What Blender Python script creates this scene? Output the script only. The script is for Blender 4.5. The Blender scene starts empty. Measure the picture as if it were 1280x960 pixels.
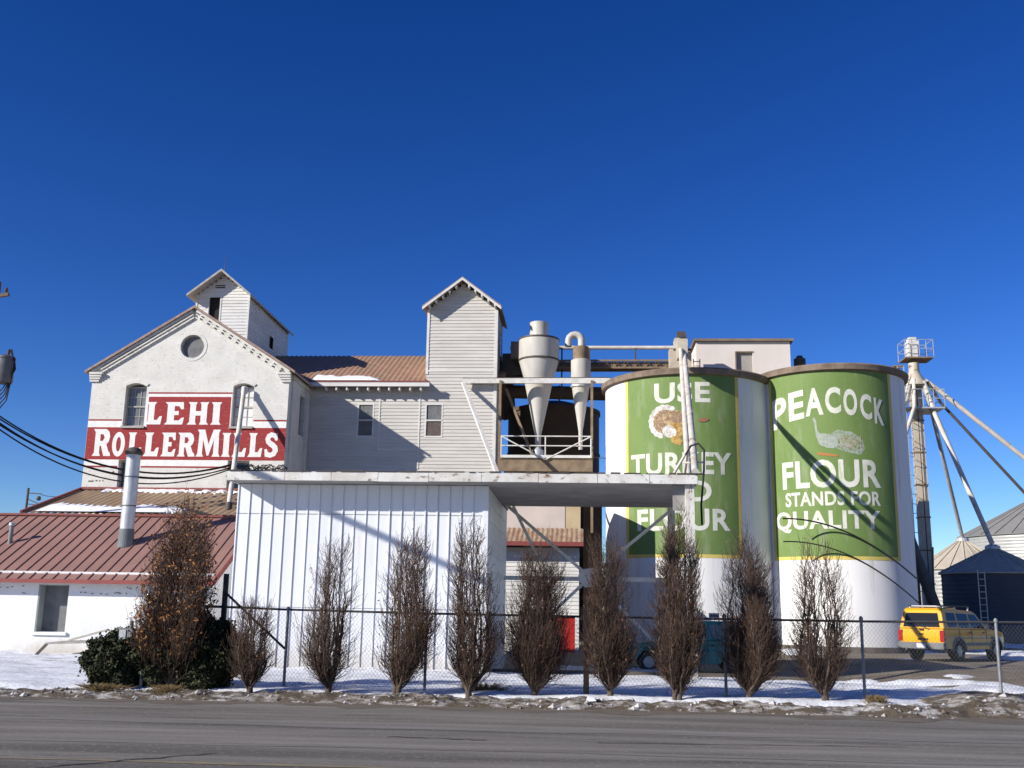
import bpy, bmesh, math, random
import numpy as np
from mathutils import Vector, Matrix
from mathutils.geometry import tessellate_polygon
R = math.radians
S = bpy.context.scene
COL = S.collection

# ------------------------------------------------------------------ camera, sky, sun, exposure
cam = bpy.data.cameras.new('camera'); cam.sensor_width = 36; cam.lens = 36.56; cam.clip_start = .1; cam.clip_end = 3000
co = bpy.data.objects.new('camera', cam); COL.objects.link(co); S.camera = co
co.matrix_world = Matrix.Translation((0, 0, 1.7)) @ Matrix.Rotation(R(4), 4, 'Z') @ Matrix.Rotation(R(90 + 12.16), 4, 'X') @ Matrix.Rotation(R(.95), 4, 'Z')
SUN_AZ, SUN_EL = 57, 25.5            # sun stands behind the camera's left shoulder
W = bpy.data.worlds.new('World'); S.world = W; W.use_nodes = True
wn = W.node_tree.nodes; wl = W.node_tree.links
sky = wn.new('ShaderNodeTexSky'); sky.sky_type = 'NISHITA'; sky.sun_disc = False
sky.sun_elevation = R(SUN_EL); sky.sun_rotation = R(180 + SUN_AZ)
sky.altitude = 1400; sky.air_density = 1.0; sky.dust_density = .15; sky.ozone_density = 4.0
hs = wn.new('ShaderNodeHueSaturation'); hs.inputs['Hue'].default_value = .5165; hs.inputs['Saturation'].default_value = 1.18; hs.inputs['Value'].default_value = 1.24
gm = wn.new('ShaderNodeGamma'); gm.inputs[1].default_value = 1.25
wl.new(sky.outputs[0], gm.inputs[0]); wl.new(gm.outputs[0], hs.inputs['Color']); wl.new(hs.outputs[0], wn['Background'].inputs[0])
wn['Background'].inputs[1].default_value = .050
sl = bpy.data.lights.new('sun', 'SUN'); sl.energy = 5.0; sl.angle = R(.5); sl.color = (1, .95, .86)
so = bpy.data.objects.new('sun', sl); COL.objects.link(so)
sd = Vector((math.sin(R(SUN_AZ)) * math.cos(R(SUN_EL)), math.cos(R(SUN_AZ)) * math.cos(R(SUN_EL)), -math.sin(R(SUN_EL))))
so.rotation_euler = sd.to_track_quat('-Z', 'Y').to_euler(); so.location = (-40, -30, 30)
S.view_settings.view_transform = 'Standard'; S.view_settings.look = 'None'; S.view_settings.exposure = .45; S.view_settings.gamma = 1
S.render.engine = 'CYCLES'; S.render.resolution_x = 1024; S.render.resolution_y = 768

# ------------------------------------------------------------------ materials
MC = {}
def mat(name, c1, c2=None, scale=2., rough=.8, bump=0., bscale=40., metal=0., stretch=(1, 1, 1), lo=.35, hi=.65, spec=.3,
        c3=None, s3=1., st3=(1, 1, 1), lo3=.6, hi3=.7, detail=6., splash=None, speck=None):
    """procedural surface: c1/c2 mixed by noise, c3 = a second layer of stains, noise bump"""
    if name in MC: return MC[name]
    m = bpy.data.materials.new(name); m.use_nodes = True; MC[name] = m
    n = m.node_tree.nodes; l = m.node_tree.links; b = n['Principled BSDF']
    b.inputs['Roughness'].default_value = rough; b.inputs['Metallic'].default_value = metal
    b.inputs['Specular IOR Level'].default_value = spec
    tc = n.new('ShaderNodeTexCoord')
    def noise(sc, st, det=detail):
        mp = n.new('ShaderNodeMapping'); mp.inputs['Scale'].default_value = st; l.new(tc.outputs['Object'], mp.inputs[0])
        t = n.new('ShaderNodeTexNoise'); t.inputs['Scale'].default_value = sc; t.inputs['Detail'].default_value = det
        t.inputs['Roughness'].default_value = .62
        l.new(mp.outputs[0], t.inputs[0]); return t
    def ramp(t, lo, hi):
        r = n.new('ShaderNodeMapRange'); r.inputs[1].default_value = lo; r.inputs[2].default_value = hi
        l.new(t.outputs[0], r.inputs[0]); return r
    col = None
    if c2 is not None:
        mx = n.new('ShaderNodeMix'); mx.data_type = 'RGBA'
        mx.inputs[6].default_value = (*c1, 1); mx.inputs[7].default_value = (*c2, 1)
        l.new(ramp(noise(scale, stretch), lo, hi).outputs[0], mx.inputs[0]); col = mx.outputs[2]
    if c3 is not None:
        m3 = n.new('ShaderNodeMix'); m3.data_type = 'RGBA'
        if col: l.new(col, m3.inputs[6])
        else: m3.inputs[6].default_value = (*c1, 1)
        m3.inputs[7].default_value = (*c3, 1)
        l.new(ramp(noise(s3, st3), lo3, hi3).outputs[0], m3.inputs[0]); col = m3.outputs[2]
    def over(col, fac, c):
        m4 = n.new('ShaderNodeMix'); m4.data_type = 'RGBA'
        if col: l.new(col, m4.inputs[6])
        else: m4.inputs[6].default_value = (*c1, 1)
        m4.inputs[7].default_value = (*c, 1); l.new(fac, m4.inputs[0]); return m4.outputs[2]
    if splash:      # mud thrown up at the foot of a wall, ragged upper edge
        sx = n.new('ShaderNodeSeparateXYZ'); l.new(tc.outputs['Object'], sx.inputs[0])
        ma = n.new('ShaderNodeMath'); ma.operation = 'MULTIPLY_ADD'; l.new(noise(2.2, (1, 1, .5)).outputs[0], ma.inputs[0]); ma.inputs[1].default_value = -splash[0] * 2.2; l.new(sx.outputs[2], ma.inputs[2])
        mr = n.new('ShaderNodeMapRange'); mr.inputs[1].default_value = -splash[0] * 1.3; mr.inputs[2].default_value = splash[0] * .1; mr.inputs[3].default_value = .75; mr.inputs[4].default_value = 0
        l.new(ma.outputs[0], mr.inputs[0]); col = over(col, mr.outputs[0], splash[1])
    if speck:       # fine grain: (scale, colour, lo, hi)
        col = over(col, ramp(noise(speck[0], (1, 1, 1), 3.), speck[2], speck[3]).outputs[0], speck[1])
    if col: l.new(col, b.inputs['Base Color'])
    else: b.inputs['Base Color'].default_value = (*c1, 1)
    if bump:
        bp = n.new('ShaderNodeBump'); bp.inputs['Strength'].default_value = bump; bp.inputs['Distance'].default_value = .03
        l.new(noise(bscale, (1, 1, 1)).outputs[0], bp.inputs['Height']); l.new(bp.outputs[0], b.inputs['Normal'])
    return m

def brick_mat(name, c1, c2, cm, worn):
    m = mat(name, c1, c2, scale=1.2, rough=.85, lo=.3, hi=.75, c3=worn, s3=7, st3=(.7, 1, 1.7), lo3=.57, hi3=.72)
    n = m.node_tree.nodes; l = m.node_tree.links; b = n['Principled BSDF']
    tc = n.new('ShaderNodeTexCoord'); mp = n.new('ShaderNodeMapping'); mp.inputs['Rotation'].default_value = (R(-90), 0, 0)
    l.new(tc.outputs['Object'], mp.inputs[0])
    t = n.new('ShaderNodeTexBrick'); t.inputs['Scale'].default_value = 1; t.inputs['Mortar Size'].default_value = .012
    t.inputs['Brick Width'].default_value = .23; t.inputs['Row Height'].default_value = .085
    l.new(mp.outputs[0], t.inputs[0])
    bp = n.new('ShaderNodeBump'); bp.inputs['Strength'].default_value = .7; bp.inputs['Distance'].default_value = .012; bp.invert = True
    l.new(t.outputs['Fac'], bp.inputs['Height']); l.new(bp.outputs[0], b.inputs['Normal'])
    return m

white_brick = brick_mat('painted_brick', (.72, .705, .66), (.575, .56, .52), None, (.36, .31, .26))
red_paint = brick_mat('red_sign_paint', (.34, .04, .042), (.26, .034, .036), None, (.42, .17, .15))
sign_white = mat('sign_white_paint', (.80, .79, .76), (.68, .67, .65), scale=4)
stucco_white = mat('whitewashed_wall', (.74, .745, .75), (.63, .635, .64), scale=.8, bump=.3, bscale=18, c3=(.50, .47, .42), s3=2.2, st3=(1, 1, 1.6), lo3=.66, hi3=.75, splash=(.45, (.42, .36, .26)))
siding_white = mat('siding_paint', (.60, .57, .53), (.46, .435, .40), scale=.7, stretch=(.5, .5, 3), lo=.3, hi=.75, c3=(.33, .29, .25), s3=4, st3=(.35, .35, 5), lo3=.585, hi3=.72)
bright_siding = mat('bright_siding_paint', (.68, .665, .64), (.56, .545, .52), scale=.9, stretch=(.5, .5, 3), c3=(.38, .34, .30), s3=4, st3=(.35, .35, 4), lo3=.6, hi3=.74)
metal_white = mat('white_metal_sheet', (.70, .71, .735), (.61, .62, .645), scale=.5, rough=.5, stretch=(1.5, 1.5, .4), lo=.3, hi=.75, c3=(.52, .46, .39), s3=1.6, st3=(3.5, 3.5, .3), lo3=.60, hi3=.8, splash=(.6, (.45, .41, .36)))
fascia_mat = mat('weathered_fascia', (.66, .65, .62), (.50, .47, .42), scale=1.5, rough=.6, lo=.4, hi=.65, c3=(.17, .10, .06), s3=2.2, st3=(1.6, 2, 2.6), lo3=.565, hi3=.66)
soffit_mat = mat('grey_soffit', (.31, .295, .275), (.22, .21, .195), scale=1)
white_steel = mat('white_painted_steel', (.68, .67, .64), (.54, .51, .46), scale=3, rough=.5, c3=(.30, .21, .14), s3=5, lo3=.64, hi3=.72)
galv = mat('galvanised_steel', (.55, .56, .57), (.42, .43, .44), scale=3, rough=.45, metal=.35)
cyc_mat = mat('cyclone_paint', (.52, .495, .45), (.41, .385, .345), scale=1.1, rough=.5, lo=.35, hi=.7, stretch=(2, 2, .5), c3=(.36, .28, .20), s3=3, st3=(3, 3, .4), lo3=.66, hi3=.8)
dark_steel = mat('dark_steel', (.055, .05, .045), (.09, .075, .06), scale=3, rough=.6)
brown_steel = mat('rusty_brown_steel', (.16, .115, .075), (.26, .19, .12), scale=2.5, rough=.75)
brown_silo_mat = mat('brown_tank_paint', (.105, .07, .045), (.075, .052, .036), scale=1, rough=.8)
red_roof = mat('red_metal_roof', (.31, .172, .142), (.25, .145, .12), scale=.9, rough=.5, lo=.3, hi=.7, c3=(.34, .20, .17), s3=3, st3=(2, .5, .5), lo3=.6, hi3=.78)
red_trim = mat('red_roof_trim', (.25, .065, .055), (.20, .055, .05), scale=3, rough=.5)
brown_roof = mat('rusty_tin_roof', (.31, .22, .13), (.24, .16, .10), scale=1.2, rough=.55, stretch=(2, .5, .5), c3=(.36, .23, .15), s3=2, lo3=.55, hi3=.7)
pink_roof = mat('faded_red_tin_roof', (.33, .185, .125), (.27, .175, .105), scale=.8, rough=.55, stretch=(1.5, .4, .4), c3=(.37, .26, .17), s3=2.5, lo3=.52, hi3=.72)
rake_red = mat('faded_red_rake', (.25, .16, .13), (.34, .26, .22), scale=5)
concrete_white = mat('white_silo_concrete', (.79, .78, .76), (.71, .70, .69), scale=.5, rough=.75, stretch=(1, 1, .5), c3=(.52, .47, .42), s3=1.1, st3=(2.6, 2.6, .2), lo3=.56, hi3=.8)
rim_mat = mat('rusty_silo_rim', (.15, .11, .08), (.25, .19, .145), scale=2, rough=.8)
green_paint = mat('green_sign_paint', (.125, .20, .052), (.16, .235, .07), scale=.6, rough=.7, lo=.3, hi=.75, c3=(.25, .29, .17), s3=1.5, st3=(1.6, 1.6, .35), lo3=.52, hi3=.78, speck=(26, (.30, .33, .22), .64, .72))
yellow_paint = mat('yellow_border_paint', (.66, .52, .13), (.58, .45, .13), scale=4)
silo_letter = mat('faded_white_lettering', (.67, .66, .59), (.50, .52, .42), scale=1.6, lo=.4, hi=.68, c3=(.40, .45, .30), s3=2.2, st3=(1.5, 1.5, .5), lo3=.56, hi3=.72, speck=(22, (.36, .42, .26), .62, .70))
peach_wall = mat('peach_stucco', (.58, .50, .44), (.50, .43, .38), scale=.7, bump=.15, bscale=25)
cream_wall = mat('cream_headhouse_stucco', (.66, .60, .55), (.60, .54, .49), scale=.6, bump=.12, bscale=20)
dark_opening = mat('dark_interior', (.02, .02, .022), rough=.9)
glass_grey = mat('curtained_window_glass', (.11, .115, .12), (.20, .20, .20), scale=2.2, rough=.18, spec=.5, stretch=(3, 1, .6))
glass_dark = mat('dark_window_glass', (.03, .032, .036), (.05, .052, .055), scale=2, rough=.08, spec=.6)
board_grey = mat('grey_window_board', (.17, .175, .18), (.12, .122, .125), scale=2.5, rough=.7, c3=(.07, .07, .07), s3=4, lo3=.6, hi3=.7)
frame_old = mat('old_window_frame', (.42, .40, .37), (.30, .28, .25), scale=6)
reveal_grey = mat('grey_reveal', (.30, .33, .33), (.24, .27, .27), scale=3)
asphalt = mat('asphalt', (.118, .108, .095), (.235, .216, .19), scale=1.2, rough=.9, bump=.35, bscale=60, stretch=(.10, 1.3, 1), lo=.35, hi=.66, spec=.15,
              c3=(.085, .08, .073), s3=1.0, st3=(.22, 1.7, 1), lo3=.57, hi3=.70, speck=(14, (.27, .255, .23), .58, .70))
tar = mat('tar_seal', (.028, .028, .028), (.04, .039, .038), scale=4, rough=.6)
lane_worn = mat('worn_tyre_band', (.20, .19, .17), (.15, .14, .125), scale=2, stretch=(.15, 3, 1), rough=.9)
dirt = mat('bare_dirt', (.13, .10, .07), (.20, .165, .12), scale=1.2, rough=.95, bump=.6, bscale=12, c3=(.07, .055, .04), s3=3, lo3=.58, hi3=.68)
lot_mat = mat('lot_gravel', (.22, .185, .14), (.15, .125, .095), scale=.7, rough=.95, bump=.5, bscale=25, c3=(.075, .07, .062), s3=.5, st3=(.5, 1.4, 1), lo3=.56, hi3=.66)
snow_mat = mat('snow', (.80, .82, .86), (.60, .61, .64), scale=1.2, rough=.7, bump=.9, bscale=9, c3=(.30, .25, .20), s3=2.4, st3=(.6, 1, 1), lo3=.555, hi3=.70, speck=(9, (.38, .33, .28), .62, .72))
clean_snow = mat('roof_snow', (.88, .89, .92), (.82, .83, .86), scale=2, rough=.6, bump=.4, bscale=8)
dirty_snow = mat('dirty_verge_snow', (.095, .074, .053), (.46, .44, .42), scale=4.2, rough=.95, bump=.9, bscale=22, stretch=(.55, 1, 1.4), lo=.47, hi=.66, c3=(.05, .04, .03), s3=8, lo3=.56, hi3=.66)
bark = mat('twig_bark', (.060, .037, .028), (.115, .074, .054), scale=14, rough=.9)
bark_light = mat('trunk_bark', (.060, .044, .034), (.115, .085, .065), scale=20, rough=.9)
dry_leaf = mat('dry_brown_leaf', (.16, .06, .025), (.22, .10, .035), scale=8, rough=.8)
orange_leaf = mat('dry_orange_leaf', (.26, .09, .025), (.30, .15, .05), scale=8, rough=.8)
juniper = mat('juniper_foliage', (.016, .021, .010), (.050, .055, .022), scale=5, rough=.8, c3=(.09, .06, .025), s3=3, lo3=.6, hi3=.72)  # brighter noise patches put sunlit tips into the foliage colour
fence_steel = mat('fence_galvanised', (.26, .27, .28), (.19, .19, .20), scale=9, rough=.5, metal=.3)
fence_dark = mat('fence_rail_dark', (.045, .045, .048), (.065, .06, .06), scale=9, rough=.6)
tan_post = mat('tan_wooden_post', (.27, .18, .11), (.20, .13, .08), scale=9, stretch=(3, 3, .4), rough=.85)
black_rubber = mat('black_cable_rubber', (.018, .018, .02), rough=.6)
tyre_mat = mat('tyre_rubber', (.018, .018, .018), (.03, .028, .026), scale=10, rough=.85)
rim_grey = mat('wheel_alloy', (.40, .40, .41), rough=.4, metal=.5)
hub_cream = mat('cream_wheel_cover', (.62, .58, .50), rough=.5)
suv_yellow = mat('yellow_car_paint', (.78, .37, .010), (.74, .35, .010), scale=1.5, rough=.3, spec=.5)
teal_paint = mat('teal_car_paint', (.016, .22, .21), (.014, .185, .175), scale=2, rough=.28, spec=.5)
car_grey = mat('grey_bumper_plastic', (.17, .17, .175), (.13, .13, .135), scale=4, rough=.6)
car_black = mat('black_trim', (.015, .015, .016), rough=.5)
car_glass = mat('car_glass', (.016, .017, .018), rough=.12, spec=.3)
car_glass_light = mat('pale_car_glass', (.20, .25, .23), (.13, .17, .16), scale=4, rough=.1, spec=.6)
tail_red = mat('tail_lamp_red', (.35, .012, .012), rough=.2, spec=.6)
lamp_clear = mat('clear_lamp', (.7, .7, .68), rough=.15)
plate_white = mat('plate_white', (.72, .72, .70), (.66, .66, .66), scale=8, rough=.5)
door_red = mat('red_door_paint', (.46, .022, .018), (.38, .02, .016), scale=2, rough=.55)
bin_steel = mat('corrugated_bin_steel', (.42, .42, .40), (.34, .34, .32), scale=1, rough=.5, metal=.3)
bin_navy = mat('shaded_bin_navy', (.050, .058, .075), (.062, .070, .088), scale=1, rough=.6)  # silo shadow on the bins put into the navy colour
bin_roof = mat('bin_roof_steel', (.46, .41, .34), (.38, .33, .27), scale=1.4, rough=.55)
tower_cream = mat('cream_leg_casing', (.52, .46, .37), (.42, .36, .28), scale=2, rough=.6, c3=(.18, .14, .10), s3=1.5, st3=(1, 1, 1.5), lo3=.62, hi3=.70)
rust_pipe = mat('spout_paint', (.62, .58, .52), (.50, .45, .38), scale=2, rough=.5, c3=(.30, .22, .14), s3=1.6, lo3=.62, hi3=.74, detail=3)
post_peel = mat('peeling_white_post', (.66, .64, .60), (.46, .43, .39), scale=3, stretch=(3, 3, .8), c3=(.17, .11, .07), s3=5, st3=(2, 2, .7), lo3=.55, hi3=.64)
pole_wood = mat('pole_timber', (.17, .12, .085), (.12, .085, .06), scale=8, stretch=(3, 3, .3), rough=.9)
trafo_grey = mat('transformer_grey', (.22, .225, .23), (.17, .175, .18), scale=3, rough=.5)
weed_mat = mat('dry_weed', (.24, .17, .08), (.16, .11, .05), scale=10, rough=.9)
t_tan = mat('turkey_tan_paint', (.46, .34, .20), (.22, .14, .08), scale=6, lo=.42, hi=.58)
t_gold = mat('turkey_gold_paint', (.50, .33, .10), (.26, .15, .05), scale=6, lo=.42, hi=.58)
t_grey = mat('turkey_grey_paint', (.66, .65, .60), (.40, .37, .33), scale=8, lo=.42, hi=.58)
t_dark = mat('turkey_brown_paint', (.20, .13, .085), (.32, .22, .14), scale=10, lo=.4, hi=.6)
t_red = mat('turkey_red_paint', (.38, .13, .08), (.26, .14, .08), scale=6)
p_grey = mat('bird_grey_paint', (.33, .36, .31), (.18, .24, .13), scale=8, lo=.42, hi=.60)
p_light = mat('bird_pale_paint', (.38, .40, .37), (.24, .29, .22), scale=9)
p_pink = mat('bird_plume_paint', (.40, .33, .30), (.20, .27, .13), scale=11, lo=.42, hi=.56)
p_orange = mat('bird_ground_paint', (.42, .17, .05), (.32, .17, .06), scale=8)
white_litter = mat('white_litter', (.85, .85, .85))

# ------------------------------------------------------------------ mesh builder
class MB:
    def __init__(s): s.v = []; s.f = []
    def add(s, vs, fs):
        b = len(s.v); s.v += [tuple(p) for p in vs]; s.f += [tuple(i + b for i in f) for f in fs]; return s
    def box(s, x0, x1, y0, y1, z0, z1):
        return s.add([(x0, y0, z0), (x1, y0, z0), (x1, y1, z0), (x0, y1, z0), (x0, y0, z1), (x1, y0, z1), (x1, y1, z1), (x0, y1, z1)],
                     [(3, 2, 1, 0), (4, 5, 6, 7), (0, 1, 5, 4), (1, 2, 6, 5), (2, 3, 7, 6), (3, 0, 4, 7)])
    def hexa(s, p):    # 8 points ordered as in box
        return s.add(p, [(3, 2, 1, 0), (4, 5, 6, 7), (0, 1, 5, 4), (1, 2, 6, 5), (2, 3, 7, 6), (3, 0, 4, 7)])
    def beam(s, p, q, w, h=None, up=(0, 0, 1)):
        h = h or w; p = Vector(p); q = Vector(q); d = (q - p).normalized(); u = Vector(up)
        if abs(d.dot(u)) > .98: u = Vector((0, 1, 0))
        a = d.cross(u).normalized() * (w / 2); b = a.cross(d).normalized() * (h / 2)
        return s.hexa([p - a - b, p + a - b, q + a - b, q - a - b, p - a + b, p + a + b, q + a + b, q - a + b])
    def tube(s, p, q, r0, r1=None, n=10, caps=True):
        r1 = r0 if r1 is None else r1; p = Vector(p); q = Vector(q); d = (q - p).normalized()
        u = Vector((0, 0, 1)) if abs(d.z) < .95 else Vector((1, 0, 0))
        a = d.cross(u).normalized(); b = d.cross(a)
        vs = []
        for c, r in ((p, r0), (q, r1)):
            for i in range(n): t = 2 * math.pi * i / n; vs.append(c + a * (r * math.cos(t)) + b * (r * math.sin(t)))
        fs = [(i, (i + 1) % n, n + (i + 1) % n, n + i) for i in range(n)]
        if caps: fs += [tuple(range(n))[::-1], tuple(range(n, 2 * n))]
        return s.add(vs, fs)
    def path(s, pts, r, n=8):
        pts = [Vector(p) for p in pts]
        rings = []; pa = None
        for i, p in enumerate(pts):
            d = (pts[min(i + 1, len(pts) - 1)] - pts[max(i - 1, 0)]).normalized()
            if pa is None:
                u = Vector((0, 0, 1)) if abs(d.z) < .95 else Vector((1, 0, 0)); a = d.cross(u).normalized()
            else: a = (pa - d * pa.dot(d)).normalized()
            pa = a; b = d.cross(a)
            rings.append([p + a * (r * math.cos(2 * math.pi * k / n)) + b * (r * math.sin(2 * math.pi * k / n)) for k in range(n)])
        vs = [v for g in rings for v in g]; fs = []
        for i in range(len(pts) - 1):
            for k in range(n): fs.append((i * n + k, i * n + (k + 1) % n, (i + 1) * n + (k + 1) % n, (i + 1) * n + k))
        fs += [tuple(range(n))[::-1], tuple(range((len(pts) - 1) * n, len(pts) * n))]
        return s.add(vs, fs)
    def lathe(s, prof, cx, cy, n=48, caps=True, a0=0, a1=360):
        full = abs(a1 - a0) >= 360; m = n if full else n + 1; vs = []; fs = []
        for r, z in prof:
            for i in range(m):
                t = R(a0 + (a1 - a0) * i / n); vs.append((cx + r * math.sin(t), cy - r * math.cos(t), z))
        for j in range(len(prof) - 1):
            for i in range(n):
                k = (i + 1) % m; fs.append((j * m + i, j * m + k, (j + 1) * m + k, (j + 1) * m + i))
        if caps and full: fs += [tuple(range(m))[::-1], tuple(range((len(prof) - 1) * m, len(prof) * m))]
        return s.add(vs, fs)
    def plate(s, outline, holes, o, U, V, depth):
        """flat wall with holes: 2-D outline in (U,V) from origin o, pushed back by depth along the inward normal"""
        o, U, V = Vector(o), Vector(U), Vector(V); N = U.cross(V)
        loops = [list(outline)] + [list(h) for h in holes]
        tri = tessellate_polygon([[Vector((a, b, 0)) for a, b in L] for L in loops])
        flat = [p for L in loops for p in L]; m = len(flat)
        fr = [o + U * a + V * b for a, b in flat]; vs = fr + ([p - N * depth for p in fr] if depth else [])
        fs = [tuple(t) for t in tri]
        if depth:
            fs += [tuple(i + m for i in t[::-1]) for t in tri]; k = 0
            for L in loops:
                q = len(L)
                for i in range(q): a, b = k + i, k + (i + 1) % q; fs.append((a, b, b + m, a + m))
                k += q
        return s.add(vs, fs)
    def siding(s, rng, z0, z1, holes, o, U, V, dz=.17, lip=.028):
        """lap boards: rng(z)->(u0,u1); rectangular holes (u0,u1,z0,z1)"""
        o, U, V = Vector(o), Vector(U), Vector(V); N = U.cross(V)
        z = z0
        while z < z1 - 1e-4:
            t = min(z + dz, z1); zm = (z + t) / 2; u0, u1 = rng(zm); cuts = [(u0, u1)]
            for h in holes:
                if h[2] < zm < h[3]:
                    nc = []
                    for a, b in cuts:
                        if h[1] <= a or h[0] >= b: nc.append((a, b)); continue
                        if h[0] > a: nc.append((a, h[0]))
                        if h[1] < b: nc.append((h[1], b))
                    cuts = nc
            for a, b in cuts:
                if b - a < .01: continue
                P = lambda u, v, d: o + U * u + V * v + N * d
                s.add([P(a, z, lip), P(b, z, lip), P(b, t, .004), P(a, t, .004), P(a, z, 0), P(b, z, 0)], [(0, 1, 2, 3), (4, 5, 1, 0)])
            z = t
        return s

ORG = {}
def setp(o, label=None, cat=None, group=None, kind=None):
    for k, v in (('label', label), ('category', cat), ('group', group), ('kind', kind)):
        if v: o[k] = v
    return o
def thing(name, label, cat, loc=(0, 0, 0), group=None, rotz=0.):
    o = bpy.data.objects.new(name, None); COL.objects.link(o); o.empty_display_size = .3
    o.location = loc; o.rotation_euler = (0, 0, rotz); ORG[o.name] = Vector(loc)
    return setp(o, label, cat, group)
def build(mb, name, m, parent=None, local=False, smooth=None, recalc=True, origin=None):
    org = Vector((0, 0, 0)) if local else (ORG[parent.name] if parent is not None else Vector(origin or (0, 0, 0)))
    me = bpy.data.meshes.new(name); me.from_pydata([tuple(Vector(p) - org) for p in mb.v], [], mb.f)
    if recalc:
        bm = bmesh.new(); bm.from_mesh(me); bmesh.ops.recalc_face_normals(bm, faces=bm.faces); bm.to_mesh(me); bm.free()
    if smooth:
        me.shade_smooth(); me.set_sharp_from_angle(angle=R(smooth))
    me.materials.append(m); me.update()
    o = bpy.data.objects.new(name, me); COL.objects.link(o)
    if parent is not None: o.parent = parent
    elif origin: o.location = origin
    ORG[o.name] = org
    return o
def islands(mb):
    par = list(range(len(mb.v)))
    def find(i):
        while par[i] != i: par[i] = par[par[i]]; i = par[i]
        return i
    for f in mb.f:
        for k in f[1:]: par[find(k)] = find(f[0])
    out = {}
    for f in mb.f:
        g = out.setdefault(find(f[0]), (MB(), {})); idx = []
        for k in f:
            if k not in g[1]: g[1][k] = len(g[0].v); g[0].v.append(mb.v[k])
            idx.append(g[1][k])
        g[0].f.append(tuple(idx))
    return [g[0] for g in out.values()]
def build_each(mb, name, m, parent, **kw):      # every separate piece becomes a part of its own
    return [build(q, name, m, parent, **kw) for q in islands(mb)]
def np_mesh(name, V, F, m, parent=None, origin=(0, 0, 0)):
    me = bpy.data.meshes.new(name); k = F.shape[1]
    me.vertices.add(len(V)); me.vertices.foreach_set('co', np.asarray(V, np.float32).ravel())
    me.loops.add(F.size); me.loops.foreach_set('vertex_index', F.astype(np.int32).ravel())
    me.polygons.add(len(F)); me.polygons.foreach_set('loop_start', np.arange(0, F.size, k, dtype=np.int32))
    me.update(calc_edges=True); me.materials.append(m)
    o = bpy.data.objects.new(name, me); COL.objects.link(o)
    if parent is not None: o.parent = parent
    else: o.location = origin
    return o
def rect(x0, x1, z0, z1): return [(x0, z0), (x1, z0), (x1, z1), (x0, z1)]
def arch(x0, x1, z0, z1, rise): 
    pts = [(x0, z0), (x1, z0)]; n = 8
    for i in range(n + 1):
        t = i / n; pts.append((x1 + (x0 - x1) * t, z1 - rise + rise * math.sin(math.pi * t)))
    return pts
XU, ZV = (1, 0, 0), (0, 0, 1)

# ------------------------------------------------------------------ setting: ground, road, verge, snow
def sst(a, b, x):
    t = np.clip((np.asarray(x, float) - a) / (b - a), 0, 1); return t * t * (3 - 2 * t)
def gz(X, Y):      # the yard dips a little in front of the silos
    return -.26 * sst(23, 32, Y) * sst(-10.5, -8, X) * (1 - sst(7, 11, X)) * (1 - sst(37, 44, Y)) + .09 * sst(25, 35, Y) * sst(7, 11, X) + .1 * sst(37, 45, Y) * (1 - sst(7, 11, X)) + .15 * sst(48, 58, Y)
rng = np.random.default_rng(7)
_lat = rng.random((64, 64))
def vnoise(X, Y):
    xi = np.floor(X).astype(int); yi = np.floor(Y).astype(int); fx = X - xi; fy = Y - yi
    fx = fx * fx * (3 - 2 * fx); fy = fy * fy * (3 - 2 * fy); g = lambda a, b: _lat[a % 64, b % 64]
    return (g(xi, yi) * (1 - fx) + g(xi + 1, yi) * fx) * (1 - fy) + (g(xi, yi + 1) * (1 - fx) + g(xi + 1, yi + 1) * fx) * fy
def fbm(X, Y, s=1., o=4):
    r = 0; a = .5
    for i in range(o): r = r + a * vnoise(X * s + 17.3 * i, Y * s + 5.1 * i); s *= 2.03; a *= .5
    return r
def sheet(name, xs, ys, zf, m, keep=None):
    X, Y = np.meshgrid(xs, ys); Z = zf(X, Y); V = np.stack([X.ravel(), Y.ravel(), Z.ravel()], 1); nx = len(xs)
    i, j = np.meshgrid(np.arange(nx - 1), np.arange(len(ys) - 1)); a = (j * nx + i).ravel()
    F = np.stack([a, a + 1, a + nx + 1, a + nx], 1)
    if keep is not None:
        k = keep(X, Y, Z).ravel(); F = F[(k[F].any(1))]
    o = np_mesh(name, V, F, m); o.data.shade_smooth(); return o
xs = np.concatenate([[-900, -300, -120, -60], np.arange(-40, 41, 1.), [60, 120, 300, 900]])
ys = np.concatenate([[-200, -60, -20, 0, 10], np.arange(18, 81, 1.), [100, 140, 300, 900]])
setp(sheet('ground', xs, ys, gz, dirt), kind='structure')
edge = lambda x: 18.85 + .08 * np.sin(np.asarray(x) * .9) + .05 * np.sin(np.asarray(x) * 3.1) + .9 * sst(6, 13, x)
rx = np.concatenate([[-400, -100], np.arange(-40, 41, .5), [100, 400]])
mb = MB()
mb.v = [(x, 2.6, .006) for x in rx] + [(x, float(edge(x)), .006) for x in rx]
mb.f = [(i, i + 1, len(rx) + i + 1, len(rx) + i) for i in range(len(rx) - 1)]
setp(build(mb, 'road', asphalt), kind='structure')
mb = MB(); px = np.arange(-40, 41, .12); n = len(px); dd = np.array([fbm(np.array([v]), np.array([3.]), 1.3)[0] for v in px])
mb.v = [(float(x), float(edge(x) - .12 - 1.1 * d), .0095) for x, d in zip(px, dd)] + [(float(x), float(edge(x) + .05), .0095) for x in px]
mb.f = [(i, i + 1, n + i + 1, n + i) for i in range(n - 1)]
setp(build(mb, 'road_shoulder', mat('dusty_shoulder', (.17, .145, .115), (.12, .10, .08), scale=3, stretch=(.3, 2, 1), rough=.95, bump=.6, bscale=40, c3=(.07, .055, .042), s3=5, st3=(.4, 2, 1), lo3=.55, hi3=.66)), kind='structure')
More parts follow.
